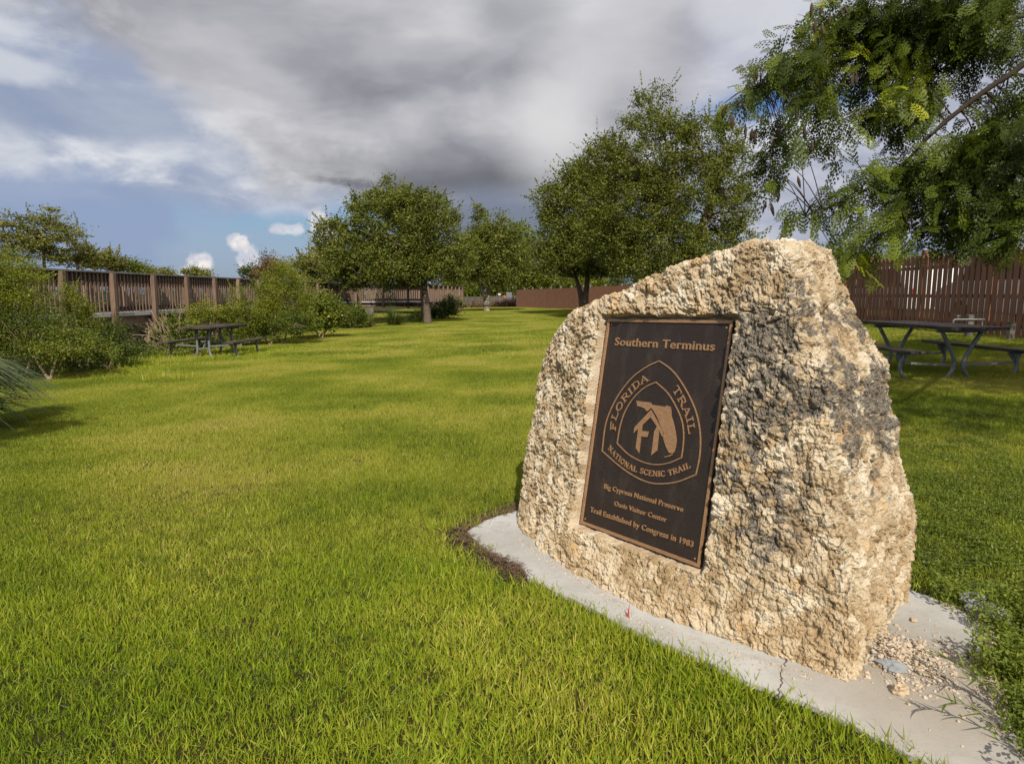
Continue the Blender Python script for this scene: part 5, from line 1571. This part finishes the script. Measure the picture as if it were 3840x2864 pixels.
M['dark_bark'] = plain_mat('dark bark', (0.055, 0.042, 0.032), 0.95, 0.1, nscale=14, amp=0.5, bstr=0.8)
def feathery_tree():
    base = np.array([9.3, 6.6, float(ground_z(9.3, 6.6))])
    e = empty('feathery_tree', base, 0, 'feathery leaved tree with hanging seed pods, its boughs reaching in from the upper right', 'tree')
    # foliage lobes: x, y, rx, ry (photo), depth Y, weight
    lobes = [(3560, 60, 330, 130, 6.6, 1.0), (3250, 90, 130, 100, 6.8, 1.1), (3120, 130, 60, 60, 6.9, 1.0), (3070, 60, 70, 60, 7.0, .7),
             (2870, 330, 120, 60, 6.6, .8), (2765, 395, 60, 45, 6.5, .8), (2900, 210, 50, 18, 6.6, .7), (2960, 290, 110, 60, 6.7, 1), (3090, 260, 140, 100, 6.9, 1.1),
             (2960, 470, 60, 60, 6.5, .9), (2930, 600, 70, 70, 6.5, 1.1), (2905, 700, 35, 50, 6.5, .9), (3090, 540, 50, 70, 6.7, 1.0), (3120, 610, 35, 40, 6.7, .8), (3080, 400, 100, 70, 6.8, 1),
             (3340, 250, 150, 110, 6.8, 1.1), (3350, 400, 110, 80, 6.6, 1.1), (3270, 470, 60, 40, 6.5, .8), (3450, 380, 110, 100, 6.7, 1), (3390, 500, 90, 60, 6.6, .9),
             (3700, 200, 150, 90, 6.3, 1), (3620, 100, 120, 80, 6.3, .9), (3760, 420, 90, 90, 6.1, .9), (3740, 560, 150, 120, 5.9, 1.3), (3640, 640, 190, 110, 5.9, 1.3), (3780, 730, 120, 130, 5.7, 1.3),
             (3480, 650, 130, 90, 6.2, 1.0), (3330, 690, 110, 50, 6.3, .9), (3200, 750, 80, 45, 6.3, .9), (3060, 800, 90, 30, 6.2, .8), (2975, 835, 50, 25, 6.2, .8), (3160, 830, 70, 40, 6.2, .8),
             (3440, 780, 120, 70, 6.0, 1.0), (3600, 820, 150, 70, 5.8, 1.2), (3760, 860, 110, 70, 5.6, 1.1), (3280, 860, 70, 60, 6.0, .9), (3300, 930, 60, 50, 5.9, .9), (3200, 900, 35, 50, 6.0, .5),
             (3150, 1010, 45, 55, 5.9, .5), (3270, 1000, 35, 50, 5.9, .6), (3600, 920, 60, 35, 5.6, .5), (3740, 940, 90, 30, 5.5, .5), (3560, 900, 90, 40, 5.7, .6), (3420, 170, 200, 120, 7.2, .8)]
    Ps = []; Rn = []; tw = MB()
    for (x, y, rx, ry, Yy, wt) in lobes:
        rx0, ry0 = rx, ry; rx, ry = max(rx - 32, 14), max(ry - 26, 14)
        c = at_y(x, y - 42, Yy); s = Yy / FPX
        n = int(max(4, wt * (rx0 * ry0) / 205))
        d = unit(rng.normal(size=(n, 3))) * (rng.uniform(0, 1, n) ** .4)[:, None]
        P = c + d * np.array([rx * s, .55, ry * s])
        lowb = 0.42 if (y > 720 and x < 3480) else 0.0
        P = P[(np.abs(P[:, 0]) > -1)]; Ps.append(P); Rn.append(np.clip(rng.beta(2, 3, n) + lowb * rng.random(n) + rng.normal(0, .1), 0, 1))
    P = np.concatenate(Ps); rn = np.concatenate(Rn)
    # boughs
    def pb(*pts): return [at_y(x, y, Yy) - base for x, y, Yy in pts]
    hub = np.array([-1.2, 0, 3.6])
    trunk = bez([(0, 0, -.1), (-.1, 0, 1.5), (-.6, 0, 2.8), hub], 12)
    MB().tube(trunk, [.26 - .012 * i for i in range(len(trunk))], 12, wob=.04).build('trunk', M['bark'], e, smooth=True)
    boughs = [pb((4100, -60, 6.4), (3700, 40, 6.6), (3348, 142, 6.8), (3180, 230, 6.8), (3020, 285, 6.7), (2850, 330, 6.6)),
              pb((4150, 100, 6.1), (3840, 60, 6.2), (3640, 180, 6.4), (3480, 300, 6.6), (3300, 430, 6.6)),
              pb((4200, 60, 5.8), (3784, 283, 5.9), (3599, 414, 6.0), (3479, 517, 6.1), (3380, 620, 6.2), (3185, 746, 6.3), (3020, 810, 6.2)),
              pb((4250, 500, 5.5), (3840, 640, 5.6), (3640, 680, 5.8), (3500, 575, 6.0)),
              pb((4250, 760, 5.3), (3840, 800, 5.6), (3600, 830, 5.8), (3400, 860, 5.9))]
    bm = MB(); segs = []
    for k, bp in enumerate(boughs):
        pts = bez([hub] + bp, 40); n = len(pts)
        bm.tube(pts, [.026 * (1 - i / n) ** .9 + .004 for i in range(n)], 8)
        segs += [np.array(p) for p in pts[6:]]
    bm.build('boughs', M['dark_bark'], e, smooth=True)
    segs = np.array(segs)
    # twigs join each frond group to the nearest bough, fronds hang outward from them
    D = np.zeros_like(P)
    rel = P - base
    sel = rng.choice(len(P), min(800, len(P)), replace=False)
    anchors = []
    for i in sel:
        j = np.argmin(np.linalg.norm(segs - rel[i], axis=1)); a = segs[j]; b_ = rel[i]
        mid = (a + b_) / 2 + np.array([0, 0, .12 * np.linalg.norm(b_ - a)])
        pts = bez([a, mid, b_], 6)
        tw.tube(pts, [.0055 * (1 - .7 * q / (len(pts) - 1)) for q in range(len(pts))], 4, cap=False); anchors.append((mid + b_) / 2)
    tw.build('twigs', M['dark_bark'], e)
    out = unit((rel - np.array([0, 0, 3.5])) * np.array([1, .3, 0]))
    D = out * .55 + rng.normal(0, .6, P.shape) + np.array([0, 0, -.55])
    # several leaves to a spot
    reps = 2
    P3 = np.repeat(P, reps, 0) + rng.normal(0, .05, (len(P) * reps, 3)); D3 = np.repeat(D, reps, 0) + rng.normal(0, .5, (len(P) * reps, 3))
    rn3 = np.clip(np.repeat(rn, reps) + rng.normal(0, .07, len(P3)), 0, 1)
    tm = frond_template(6, 3)
    V, Fq, rr = frond_mesh(P3 - base, D3, rng.uniform(.45, .85, len(P3)), rn3, tm)
    print('fronds', len(P3), 'quads', len(Fq))
    link_mesh('crown', np_mesh('crown', V, Fq, {'rnd': rr}), M['poin'], e)
    # the rest of the crown, beyond the right edge
    bl = [(np.array([7.4, 7.2, 4.6]), (2.6, 2.8, 1.3)), (np.array([9.6, 6.0, 5.0]), (3.2, 3.4, 1.7)), (np.array([7.6, 9.2, 4.7]), (2.4, 1.8, 1.0)), (np.array([7.2, 4.4, 4.7]), (2.2, 2.0, 1.0)), (np.array([6.6, 1.6, 4.9]), (2.6, 2.0, .9))]
    Pq, _, _ = blob_points(bl, 1200, .5)
    keep = (Pq[:, 0] > Pq[:, 1] * .80 + .7) | (Pq[:, 2] - EYE > Pq[:, 1] * .47 + .5)
    Pq = Pq[keep]
    V, Fq, rr = frond_mesh(np.repeat(Pq, 2, 0) - base + rng.normal(0, .15, (len(Pq) * 2, 3)), rng.normal(0, 1, (len(Pq) * 2, 3)) + [0, 0, -.3], rng.uniform(1.2, 1.9, len(Pq) * 2), rng.random(len(Pq) * 2), frond_template(5, 2))
    link_mesh('crown', np_mesh('crown', V, Fq, {'rnd': rr}), M['poin'], e)
    # pods
    pods = [(3043, 10), (3087, 90), (3064, 140), (3090, 20), (2905, 210), (2845, 250), (2835, 275), (2727, 390), (2860, 430), (2895, 520), (2925, 470), (2800, 470), (2815, 480), (2830, 485), (2945, 525), (3050, 530),
            (3060, 385), (2950, 600), (2935, 690), (2925, 720), (2990, 660), (2880, 755), (2888, 760), (3260, 500), (3250, 512), (3195, 275), (3210, 260), (3315, 215), (2980, 400), (2965, 350), (3020, 470), (2755, 440), (2745, 430), (3330, 250), (3640, 210), (3760, 130), (3145, 790), (3440, 15), (3140, 30), (3110, 50), (3050, 70), (3160, 20), (2790, 380), (2900, 560), (3110, 560)]
    for sh in (0, 1):
        pass
    pv = []
    pm = MB().tube([(0, 0, 0), (.0, 0, -.02), (.004, 0, -.055), (.0, 0, -.10), (0, 0, -.125)], [.002, .010, .017, .011, .002], 6).mesh('seed_pod', M['pod'], True)
    for x, y in pods:
        p = at_y(x + rng.normal(0, 6), y, 6.45 + rng.uniform(-.1, .1)) - base
        o = bpy.data.objects.new('seed_pod', pm); C.objects.link(o); o.parent = e; o.location = tuple(p)
        s = rng.uniform(.7, 1.15); o.scale = (s, s, s); o.rotation_euler = (rng.normal(0, .25), rng.normal(0, .25), rng.uniform(0, 6))
    return e
feathery_tree()

# invented tree behind the viewer, added only to cast the shadow low on the left
bh = np.array([-6.2, -2.6, 0.0]); bh[2] = float(ground_z(bh[0], bh[1]))
plant('oak_tree', 'unseen oak added outside the view to cast the shadow on the lower left grass', 'tree',
      [(np.array([-4.95, .75, 5.0]), (.75, .75, .3)), (np.array([-5.6, .2, 5.2]), (.9, .9, .4)), (np.array([-6.6, -1.2, 5.6]), (1.6, 1.6, .9))],
      bh, 'oak', 260, 120, .14, .11, trunk=[[bh, bh + [0, 0, 2.0], bh + [.2, .8, 4.2], np.array([-6.0, -.8, 5.3])]], trunk_r=.2, limbs=20)
# ------------------------------------------------------------------ lawn
def tuft_mesh(name, n, rad, hmin, hmax, w, lean=0.8, seg=3, square=False, mat=None, dead=0.08):
    if square: P0 = np.stack([rng.uniform(-rad, rad, n), rng.uniform(-rad, rad, n), np.full(n, -.012)], 1)
    else:
        a = rng.uniform(0, 2 * math.pi, n); r = rad * np.sqrt(rng.random(n)); P0 = np.stack([r * np.cos(a), r * np.sin(a), np.full(n, -.012)], 1)
    a = rng.uniform(0, 2 * math.pi, n); tilt = np.abs(rng.normal(0, lean, n)).clip(0, 1.35)
    D = np.stack([np.cos(a) * np.sin(tilt), np.sin(a) * np.sin(tilt), np.cos(tilt)], 1)
    L = rng.uniform(hmin, hmax, n)
    side = unit(np.cross(D, unit(rng.normal(size=(n, 3)))))
    V, Fq, m = blade_strip(P0, D, L, rng.uniform(.6, 1.3, n) * w, rng.uniform(.0, .30, n) * np.cos(tilt), seg, side)
    V[:, 2] = np.maximum(V[:, 2], -.012)
    rn = np.clip(rng.beta(1.4, 1.7, n), 0, .93); rn[rng.random(n) < dead] = 1.0
    me = np_mesh(name, V, Fq, {'rnd': np.repeat(rn, m)}); me.materials.append(mat or M['grass'])
    return me

def weed_mesh(name, n, rad, h, leaf):
    V = []; F = []; R_ = []
    Ps = []; 
    a = rng.uniform(0, 2 * math.pi, n); r = rad * np.sqrt(rng.random(n))
    P = np.stack([r * np.cos(a), r * np.sin(a), rng.uniform(.1, 1, n) ** .8 * h], 1)
    V, Fq = leaf_quads(P, leaf, 1.2, .42)
    me = np_mesh(name, V, Fq, {'rnd': np.repeat(rng.beta(2, 2, n), 4)}); me.materials.append(M['weed'])
    return me

def instancer(name, meshes, P, rot, scl, idx, label, cat):
    col = bpy.data.collections.new(name + ' sources')
    for i, me in enumerate(meshes):
        o = bpy.data.objects.new('%s_source_%02d' % (name, i), me); col.objects.link(o)
    me = bpy.data.meshes.new(name); me.vertices.add(len(P)); me.vertices.foreach_set('co', np.asarray(P, np.float32).ravel())
    a = me.attributes.new('scl', 'FLOAT', 'POINT'); a.data.foreach_set('value', np.asarray(scl, np.float32))
    a = me.attributes.new('idx', 'INT', 'POINT'); a.data.foreach_set('value', np.asarray(idx, np.int32))
    a = me.attributes.new('rot', 'FLOAT_VECTOR', 'POINT'); a.data.foreach_set('vector', np.asarray(rot, np.float32).ravel())
    ob = link_mesh(name, me)
    ng = bpy.data.node_groups.new(name, 'GeometryNodeTree')
    ng.interface.new_socket('Geometry', in_out='INPUT', socket_type='NodeSocketGeometry'); ng.interface.new_socket('Geometry', in_out='OUTPUT', socket_type='NodeSocketGeometry')
    N = ng.nodes; L = ng.links
    gi = N.new('NodeGroupInput'); go = N.new('NodeGroupOutput')
    mp = N.new('GeometryNodeMeshToPoints'); ip = N.new('GeometryNodeInstanceOnPoints'); ci = N.new('GeometryNodeCollectionInfo')
    ci.inputs['Collection'].default_value = col; ci.inputs['Separate Children'].default_value = True; ci.inputs['Reset Children'].default_value = True
    def na(t, nm):
        x = N.new('GeometryNodeInputNamedAttribute'); x.data_type = t; x.inputs['Name'].default_value = nm
        return x.outputs['Attribute']
    L.new(gi.outputs[0], ip.inputs['Points']) ; 
    L.new(ci.outputs[0], ip.inputs['Instance']); ip.inputs['Pick Instance'].default_value = True
    L.new(na('INT', 'idx'), ip.inputs['Instance Index'])
    er = N.new('FunctionNodeEulerToRotation'); L.new(na('FLOAT_VECTOR', 'rot'), er.inputs[0]); L.new(er.outputs[0], ip.inputs['Rotation'])
    L.new(na('FLOAT', 'scl'), ip.inputs['Scale']); L.new(ip.outputs[0], go.inputs[0])
    md = ob.modifiers.new('scatter', 'NODES'); md.node_group = ng
    return tag(ob, label, cat, kind='stuff')

def in_view(x, y, m=.35):
    return (np.abs(x) < y * .79 + m) & (y > 1.15)

def rock_foot():
    c = np.array([(-1.2, .25), (-.83, .15), (0, 0), (.39, .1), (.71, .2), (.74, .7), (.62, 1.05), (-.6, .75), (-1.2, .55)])
    return np.array([ORG + UD * u + WD * w for u, w in c])
ROCK = rock_foot()

def lawn():
    tufts = [tuft_mesh('t', 44, .05, .022, .066, .0048, .85, mat=M['grass_far'] if k < 3 else None) for k in range(8)]            # 0-7 near lawn
    tufts += [tuft_mesh('t', 15, .03, .06, .115, .0045, .5, dead=.1) for _ in range(4)]  # 8-11 longer tufts
    tufts += [tuft_mesh('p', 3000, .27, .028, .066, .0052, square=True, seg=2, mat=M['grass_far']) for _ in range(5)]   # 12-16 patches
    tufts += [tuft_mesh('q', 5200, .80, .035, .085, .011, square=True, seg=2, mat=M['grass_far'], dead=.14) for _ in range(4)]   # 17-20 far patches
    P = []; S = []; I = []
    def put(x, y, i, s, dz=0):
        P.append(np.stack([x, y, ground_z(x, y) + dz], 1)); S.append(s); I.append(i)
    # near, jittered grid
    def grid(x0, x1, y0, y1, d, j=.5):
        X, Yg = np.meshgrid(np.arange(x0, x1, d), np.arange(y0, y1, d)); X = X.ravel() + rng.uniform(-j, j, X.size) * d; Yg = Yg.ravel() + rng.uniform(-j, j, Yg.size) * d
        return X, Yg
    NEAR = 5.2
    x, y = grid(-4.6, 4.6, 1.1, NEAR, .042)
    k = in_view(x, y); x, y = x[k], y[k]
    sd = poly_dist(np.stack([x, y], 1), SLAB); rk = poly_dist(np.stack([x, y], 1), ROCK)
    pp = np.stack([x, y, 0 * x], 1)
    # right of the pad clover and weeds take over
    cl = smoothstep(-.15, .25, (x - 1.55) - .25 * (y - 2.5) + .5 * fbm(pp, 1.2, 3, 4)) * (x > .9)
    bare = (sd < .16) & (x < .12) & (y > 3.0)
    keep = (sd > .004) & (rk > .02) & (rng.random(len(x)) > cl * .45) & ~(bare & (rng.random(len(x)) < .9))
    x, y, sd = x[keep], y[keep], sd[keep]
    edge = (sd < .12)
    thick = 1 + .55 * fbm(np.stack([x, y, 0 * x], 1), .9, 3, 14)
    s = rng.uniform(.75, 1.25, len(x)) * thick * np.where(edge, 1.15, 1)
    i = np.where(rng.random(len(x)) < smoothstep(1.8, 5.0, y), rng.integers(0, 3, len(x)), rng.integers(3, 8, len(x))); put(x, y, i, s)
    n1 = len(x)
    # a few duller tufts so the two stands of grass mingle
    # longer tufts, more of them along the pad edge
    lt = rng.random(len(x)) < np.where((sd < .10) & (y < 2.9), .20, .018 + .03 * (fbm(np.stack([x, y, 0 * x], 1), 1.7, 2, 24) > .25))
    put(x[lt], y[lt], rng.integers(8, 12, lt.sum()), rng.uniform(.7, 1.15, lt.sum()))
    # middle distance
    x, y = grid(-11.5, 10.2, NEAR - .1, 15.5, .44, .09)
    k = in_view(x, y, .6); x, y = x[k], y[k]
    sd = poly_dist(np.stack([x, y], 1), SLAB); rk = poly_dist(np.stack([x, y], 1), ROCK); k = (sd > .3) & (rk > .3)
    x, y = x[k], y[k]; put(x, y, rng.integers(12, 17, len(x)), rng.uniform(.9, 1.15, len(x)))
    n2 = len(x)
    x, y = grid(-12.5, 10.4, 15.0, 74, 1.34, .07)
    k = in_view(x, y, 1.2) & (x < np.where(y > 44, 10.4 - (y - 44) * .36, 10.4)); x, y = x[k], y[k]; put(x, y, rng.integers(17, 21, len(x)), rng.uniform(.95, 1.15, len(x)))
    # taller grass round the left table
    m = 700; x = rng.uniform(-9.0, -5.9, m); y = rng.uniform(14.8, 18.6, m); put(x, y, rng.integers(8, 12, m), rng.uniform(1.2, 2.0, m))
    # and along the shrub foot
    m = 900; y = rng.uniform(11.5, 32, m); x = -.62 * y * smoothstep(30, 12, y) * .92 + (-.30 * y) * (1 - smoothstep(30, 12, y)) + rng.normal(0, .5, m); x = np.maximum(x, -9.2)
    put(x, y, rng.integers(8, 12, m), rng.uniform(1.2, 2.4, m))
    P = np.concatenate(P); S = np.concatenate(S); I = np.concatenate(I)
    rot = np.stack([rng.normal(0, .05, len(P)), rng.normal(0, .05, len(P)), rng.uniform(0, 2 * math.pi, len(P))], 1)
    big = (I >= 12); h_ = .3
    gx = (ground_z(P[:, 0] + h_, P[:, 1]) - ground_z(P[:, 0] - h_, P[:, 1])) / (2 * h_); gy = (ground_z(P[:, 0], P[:, 1] + h_) - ground_z(P[:, 0], P[:, 1] - h_)) / (2 * h_)
    flip = np.where(rng.random(len(P)) < .5, 1.0, -1.0)
    rot[big, 0] = (gy * flip)[big]; rot[big, 1] = (-gx * flip)[big]; rot[big, 2] = np.where(flip > 0, 0, math.pi)[big]
    P[big, 2] += .006
    print('grass instances', len(P), n1, n2)
    instancer('grass', tufts, P, rot, S, I, 'mown green and yellow lawn grass', 'grass')
    # clover and low weeds right of the pad, and under the shade
    wm = [weed_mesh('w', 150, .07, .05, .014) for _ in range(5)] + [weed_mesh('w', 240, .07, .11, .017) for _ in range(3)]
    P = []; S = []; I = []
    x, y = grid(.8, 6.2, 1.2, 7.5, .062); k = in_view(x, y); x, y = x[k], y[k]
    sd = poly_dist(np.stack([x, y], 1), SLAB); rk = poly_dist(np.stack([x, y], 1), ROCK); pp = np.stack([x, y, 0 * x], 1)
    cl = smoothstep(-.15, .25, (x - 1.55) - .25 * (y - 2.5) + .5 * fbm(pp, 1.2, 3, 4)) * (x > .9) * .55 * (1 - .85 * smoothstep(4.0, 6.5, y))
    k = (sd > -.01) & (rk > .05) & (rng.random(len(x)) < cl); x, y, sd = x[k], y[k], sd[k]
    put(x, y, rng.integers(0, 5, len(x)), rng.uniform(.7, 1.3, len(x)))
    k = (sd < .34) & (y < 2.75) & (x > 1.3) & (rng.random(len(x)) < .9); put(x[k], y[k], rng.integers(5, 8, k.sum()), rng.uniform(.8, 1.4, k.sum()))
    # scattered in the lawn
    m = 420; x = rng.uniform(-3, 2, m); y = rng.uniform(1.2, 4.6, m); k = in_view(x, y) & (poly_dist(np.stack([x, y], 1), SLAB) > .06) & (fbm(np.stack([x, y, 0 * x], 1), 1.4, 2, 77) > .05)
    put(x[k], y[k], rng.integers(0, 5, k.sum()), rng.uniform(.4, .7, k.sum()))
    P = np.concatenate(P); S = np.concatenate(S); I = np.concatenate(I)
    rot = np.stack([0 * S, 0 * S, rng.uniform(0, 2 * math.pi, len(P))], 1)
    instancer('weeds', wm, P, rot, S, I, 'low leafy weeds and clover right of the concrete pad', 'weeds')
lawn()

# ------------------------------------------------------------------ small things on the pad
def pebble_mesh(name, mat, seed, flat=.6):
    import bmesh
    bm = bmesh.new(); bmesh.ops.create_icosphere(bm, subdivisions=3 if mat in (stone_m, grey_m) else 2, radius=1)
    co = np.array([v.co[:] for v in bm.verts])
    d = 1 + .75 * fbm(co, 1.3, 3, seed) + .5 * fbm(co, 3.2, 3, seed + 5)
    for v, k in zip(bm.verts, d): v.co = Vector((v.co.x * k, v.co.y * k * .75, v.co.z * k * flat))
    me = bpy.data.meshes.new(name); bm.to_mesh(me); bm.free(); me.materials.append(mat)
    return me
stone_m = plain_mat('crumbled limestone', (0.60, 0.46, 0.31), 0.95, 0.1, nscale=60, amp=.3, bstr=.6)
grey_m = plain_mat('grey concrete lump', (0.36, 0.37, 0.38), 0.95, 0.1, nscale=60, amp=.3, bstr=.8)
def stone(name, label, x, y, r, mat, seed, rz=0., flat=.5, cat='stone'):
    p = on_ground(x, y, .018); o = link_mesh(name, pebble_mesh(name, mat, seed, flat)); o.scale = (r, r, r)
    o.location = (p[0], p[1], p[2] + r * flat * .72); o.rotation_euler = (0.05, .08, rz)
    tag(o, label, cat)
stone('stone', 'flat blue grey concrete lump lying on the crumbled limestone', 3352, 2508, .043, grey_m, 3, -.5, .42)
stone('stone', 'cream limestone chunk lying alone on the pad, nearest the viewer', 3375, 2600, .026, stone_m, 8, .4, .8)
stone('stone', 'pale grey chip of stone beside the crumbled heap under the boulder edge', 3378, 2405, .014, grey_m, 12, .4, .6)
stone('stone', 'flat tan stone chip lying beside the crack in the pad', 2945, 2458, .026, stone_m, 22, .9, .3)
stone('stone', 'small tan pebble on the pad, right of the boulder foot', 3425, 2327, .016, stone_m, 32, .9, .5)
stone('stone', 'rounded cream pebble near the middle of the pad right of the boulder', 3542, 2460, .012, stone_m, 42, .2, .6)
stone('stone', 'grey broken rock lump at the far right rim of the pad', 3640, 2265, .055, grey_m, 51, .2, .5)
stone('stone', 'long grey broken rock at the right rim of the pad, nearer the weeds', 3710, 2315, .065, grey_m, 61, -.6, .45)

def gravel_mat():
    m, T, out = mat_new('mixed limestone gravel')
    pos = T.new('ShaderNodeNewGeometry').outputs['Position']
    c = T.ramp(T.noise(pos, 55, 3, 0.7), [(0.36, (0.30, 0.22, 0.15)), (0.46, (0.55, 0.43, 0.30)), (0.55, (0.62, 0.52, 0.40)), (0.64, (0.45, 0.42, 0.38))])
    principled(T, out, c, 0.95, 0.1, bump=T.noise(pos, 300, 3), bstr=0.5, bdist=0.002)
    return m
def gravel():
    gm = gravel_mat()
    src = [pebble_mesh('g', gm, s, .3 + .15 * k) for k, s in enumerate((101, 111, 121, 131))]
    P = []; S = []
    def scat(cx, cy, sx, sy, n, r0, r1, z=0.018):
        c = on_ground(cx, cy, .03)
        for _ in range(n):
            x, y = c[0] + rng.normal(0, sx), c[1] + rng.normal(0, sy)
            P.append((x, y, float(ground_z(x, y)) + z + .002)); S.append(r0 + (r1 - r0) * rng.random() ** 3)
    c = on_ground(3370, 2475, .018)
    # heap at the crumbling corner
    for _ in range(2600):
        a = rng.uniform(0, 2 * math.pi); r = abs(rng.normal(0, .12)); x = c[0] + .02 + r * math.cos(a) * .95; y = c[1] + .02 + r * math.sin(a) * 1.3
        P.append((x, y, float(ground_z(x, y)) + .019 + .035 * max(0, 1 - r / .16) * rng.random())); S.append(.0018 + .009 * rng.random() ** 4)
    # along the foot of the face
    for _ in range(900):
        t = rng.random(); f = np.array([(-1.12, .12), (-.8, .03), (0.06, -.10), (.44, -.01), (.75, .08)]); u = -1.1 + 1.8 * t ** .8; w = np.interp(u, f[:, 0], f[:, 1]) - abs(rng.normal(0, .035))
        q = ORG + UD * u + WD * w; P.append((q[0], q[1], float(ground_z(*q)) + .020)); S.append(.0012 + .005 * rng.random() ** 5)
    for _ in range(600):
        x, y = rng.uniform(.1, 2.3), rng.uniform(1.4, 3.6)
        P.append((x, y, 0)); S.append(.0012 + .0055 * rng.random() ** 5)
    for _ in range(500):        # rim of the pad, right
        t = rng.random(); i = rng.integers(21, 27); a, b = SLAB[i], SLAB[i + 1]; q = a + (b - a) * t + rng.normal(0, .02, 2)
        P.append((q[0], q[1], 0)); S.append(.002 + .011 * rng.random() ** 2)
    P = np.array(P); S = np.array(S)
    sd = poly_dist(P[:, :2], SLAB); k = (sd < .03); P, S, sd = P[k], S[k], sd[k]
    g = ground_z(P[:, 0], P[:, 1]) + np.where(sd < 0, .0195, .004); P[:, 2] = np.maximum(P[:, 2], g)
    rot = rng.uniform(0, 6, (len(P), 3)); rot[:, :2] *= .06
    instancer('gravel', src, P, rot, S, rng.integers(0, 4, len(P)), 'crumbled cream limestone gravel scattered over the concrete pad', 'gravel')
gravel()

def litter():
    """dry brown grass litter round the left tip of the pad"""
    mb = MB()
    c = on_ground(1800, 1985)
    n = 1500
    idx = rng.integers(0, 6, n)
    ring = list(range(30, 35)) + [0, 1, 2, 3, 4]
    V = []; F = []
    for _ in range(2600):
        i = ring[rng.integers(0, len(ring) - 1)]; a, b = SLAB[i], SLAB[(i + 1) % len(SLAB)]
        q = a + (b - a) * rng.random(); o = q - np.array([.8, 3.5]); o /= np.linalg.norm(o); q = q + o * abs(rng.normal(0, .06)) + rng.normal(0, .015, 2)
        z = float(ground_z(*q)) + rng.uniform(.003, .03); a_ = rng.uniform(0, 2 * math.pi); L = rng.uniform(.015, .05)
        d = np.array([math.cos(a_), math.sin(a_), rng.uniform(-.25, .25)]) * L; s = np.array([-math.sin(a_), math.cos(a_), .3]) * .0016; p = np.array([q[0], q[1], z])
        k = len(V); V += [p - s, p + s, p + d + s * .4, p + d - s * .4]; F.append([k, k + 1, k + 2, k + 3])
    o = link_mesh('dry_litter', np_mesh('dry_litter', V, F), plain_mat('dead grass', (0.17, 0.105, 0.065), 0.95))
    tag(o, 'dead brown grass litter around the left tip of the concrete pad', 'litter', kind='stuff')
litter()

def fallen_leaves():
    n = 260; x = rng.uniform(-6, 3, n); y = 1.2 + 9 * rng.random(n) ** 1.5
    k = in_view(x, y) & (poly_dist(np.stack([x, y], 1), SLAB) > .02); x, y = x[k], y[k]; n = len(x)
    P = np.stack([x, y, ground_z(x, y) + .022 + .015 * rng.random(n)], 1)
    V, Fq = leaf_quads(P, .019, 1.6, .4)
    o = link_mesh('fallen_leaves', np_mesh('fallen_leaves', V, Fq), plain_mat('dead leaf', (0.14, 0.085, 0.045), 0.8))
    tag(o, 'little brown dead leaves scattered in the lawn grass', 'leaves', kind='stuff')
fallen_leaves()

def single_blades():
    # red pointed leaf and a few weeds leaning over the pad
    p = on_ground(2352, 2330)
    red = plain_mat('red leaf', (0.42, 0.03, 0.03), 0.5)
    e = empty('red_leaf', p, 0, 'upright pointed red leaf in the grass edge, before the boulder', 'leaf')
    V, Fq, m = blade_strip(np.array([[0, 0, 0.]]), np.array([[.10, .0, .99]]), np.array([.085]), np.array([.010]), np.array([.02]), 5, np.array([[1., 0, 0]]))
    link_mesh('blade', np_mesh('blade', V, Fq), red, e)
    for i, (bx, by, tx, ty, L, lb) in enumerate([(3762, 2665, 3470, 2512, .28, 'longest seeding grass stem leaning left over the right part of the pad'), (3790, 2650, 3590, 2625, .22, 'broad bladed weed stem lying over the pad under the longest stem'),
                                           (3760, 2750, 3500, 2725, .26, 'lowest weed stem stretching left across the pad near the lower right corner')]):
        b = on_ground(bx, by, .03); t = on_ground(tx, ty, .03); e = empty('weed_stem', b, 0, lb, 'weed')
        t = t - b; t[2] = .06
        pts = bez([(0, 0, 0), t * .5 + np.array([0, 0, .05]), t], 10)
        MB().tube(pts, [.0028 - .0002 * q for q in range(len(pts))], 5).build('stem', M['twig'], e)
        n = 16; tt = rng.uniform(.05, .9, n); P0 = np.array([t * q + np.array([0, 0, .05 * math.sin(math.pi * q)]) for q in tt]); D = unit(t[None] * 2 + rng.normal(0, .18, (n, 3)))
        V, Fq, m = blade_strip(P0, D, rng.uniform(.04, .09, n), np.full(n, .008), rng.uniform(0, .4, n), 4)
        link_mesh('leaves', np_mesh('leaves', V, Fq, {'rnd': np.repeat(rng.random(n), m)}), M['weed'], e)
    tw = on_ground(2218, 2158, .03); e = empty('twig', tw, 0, 'short dark twig lying on the pad before the plaque', 'twig')
    MB().tube(bez([(-.03, .02, .004), (-.005, .015, .012), (.02, -.02, .006)], 8), .002, 5).build('stick', M['bark'], e)
single_blades()
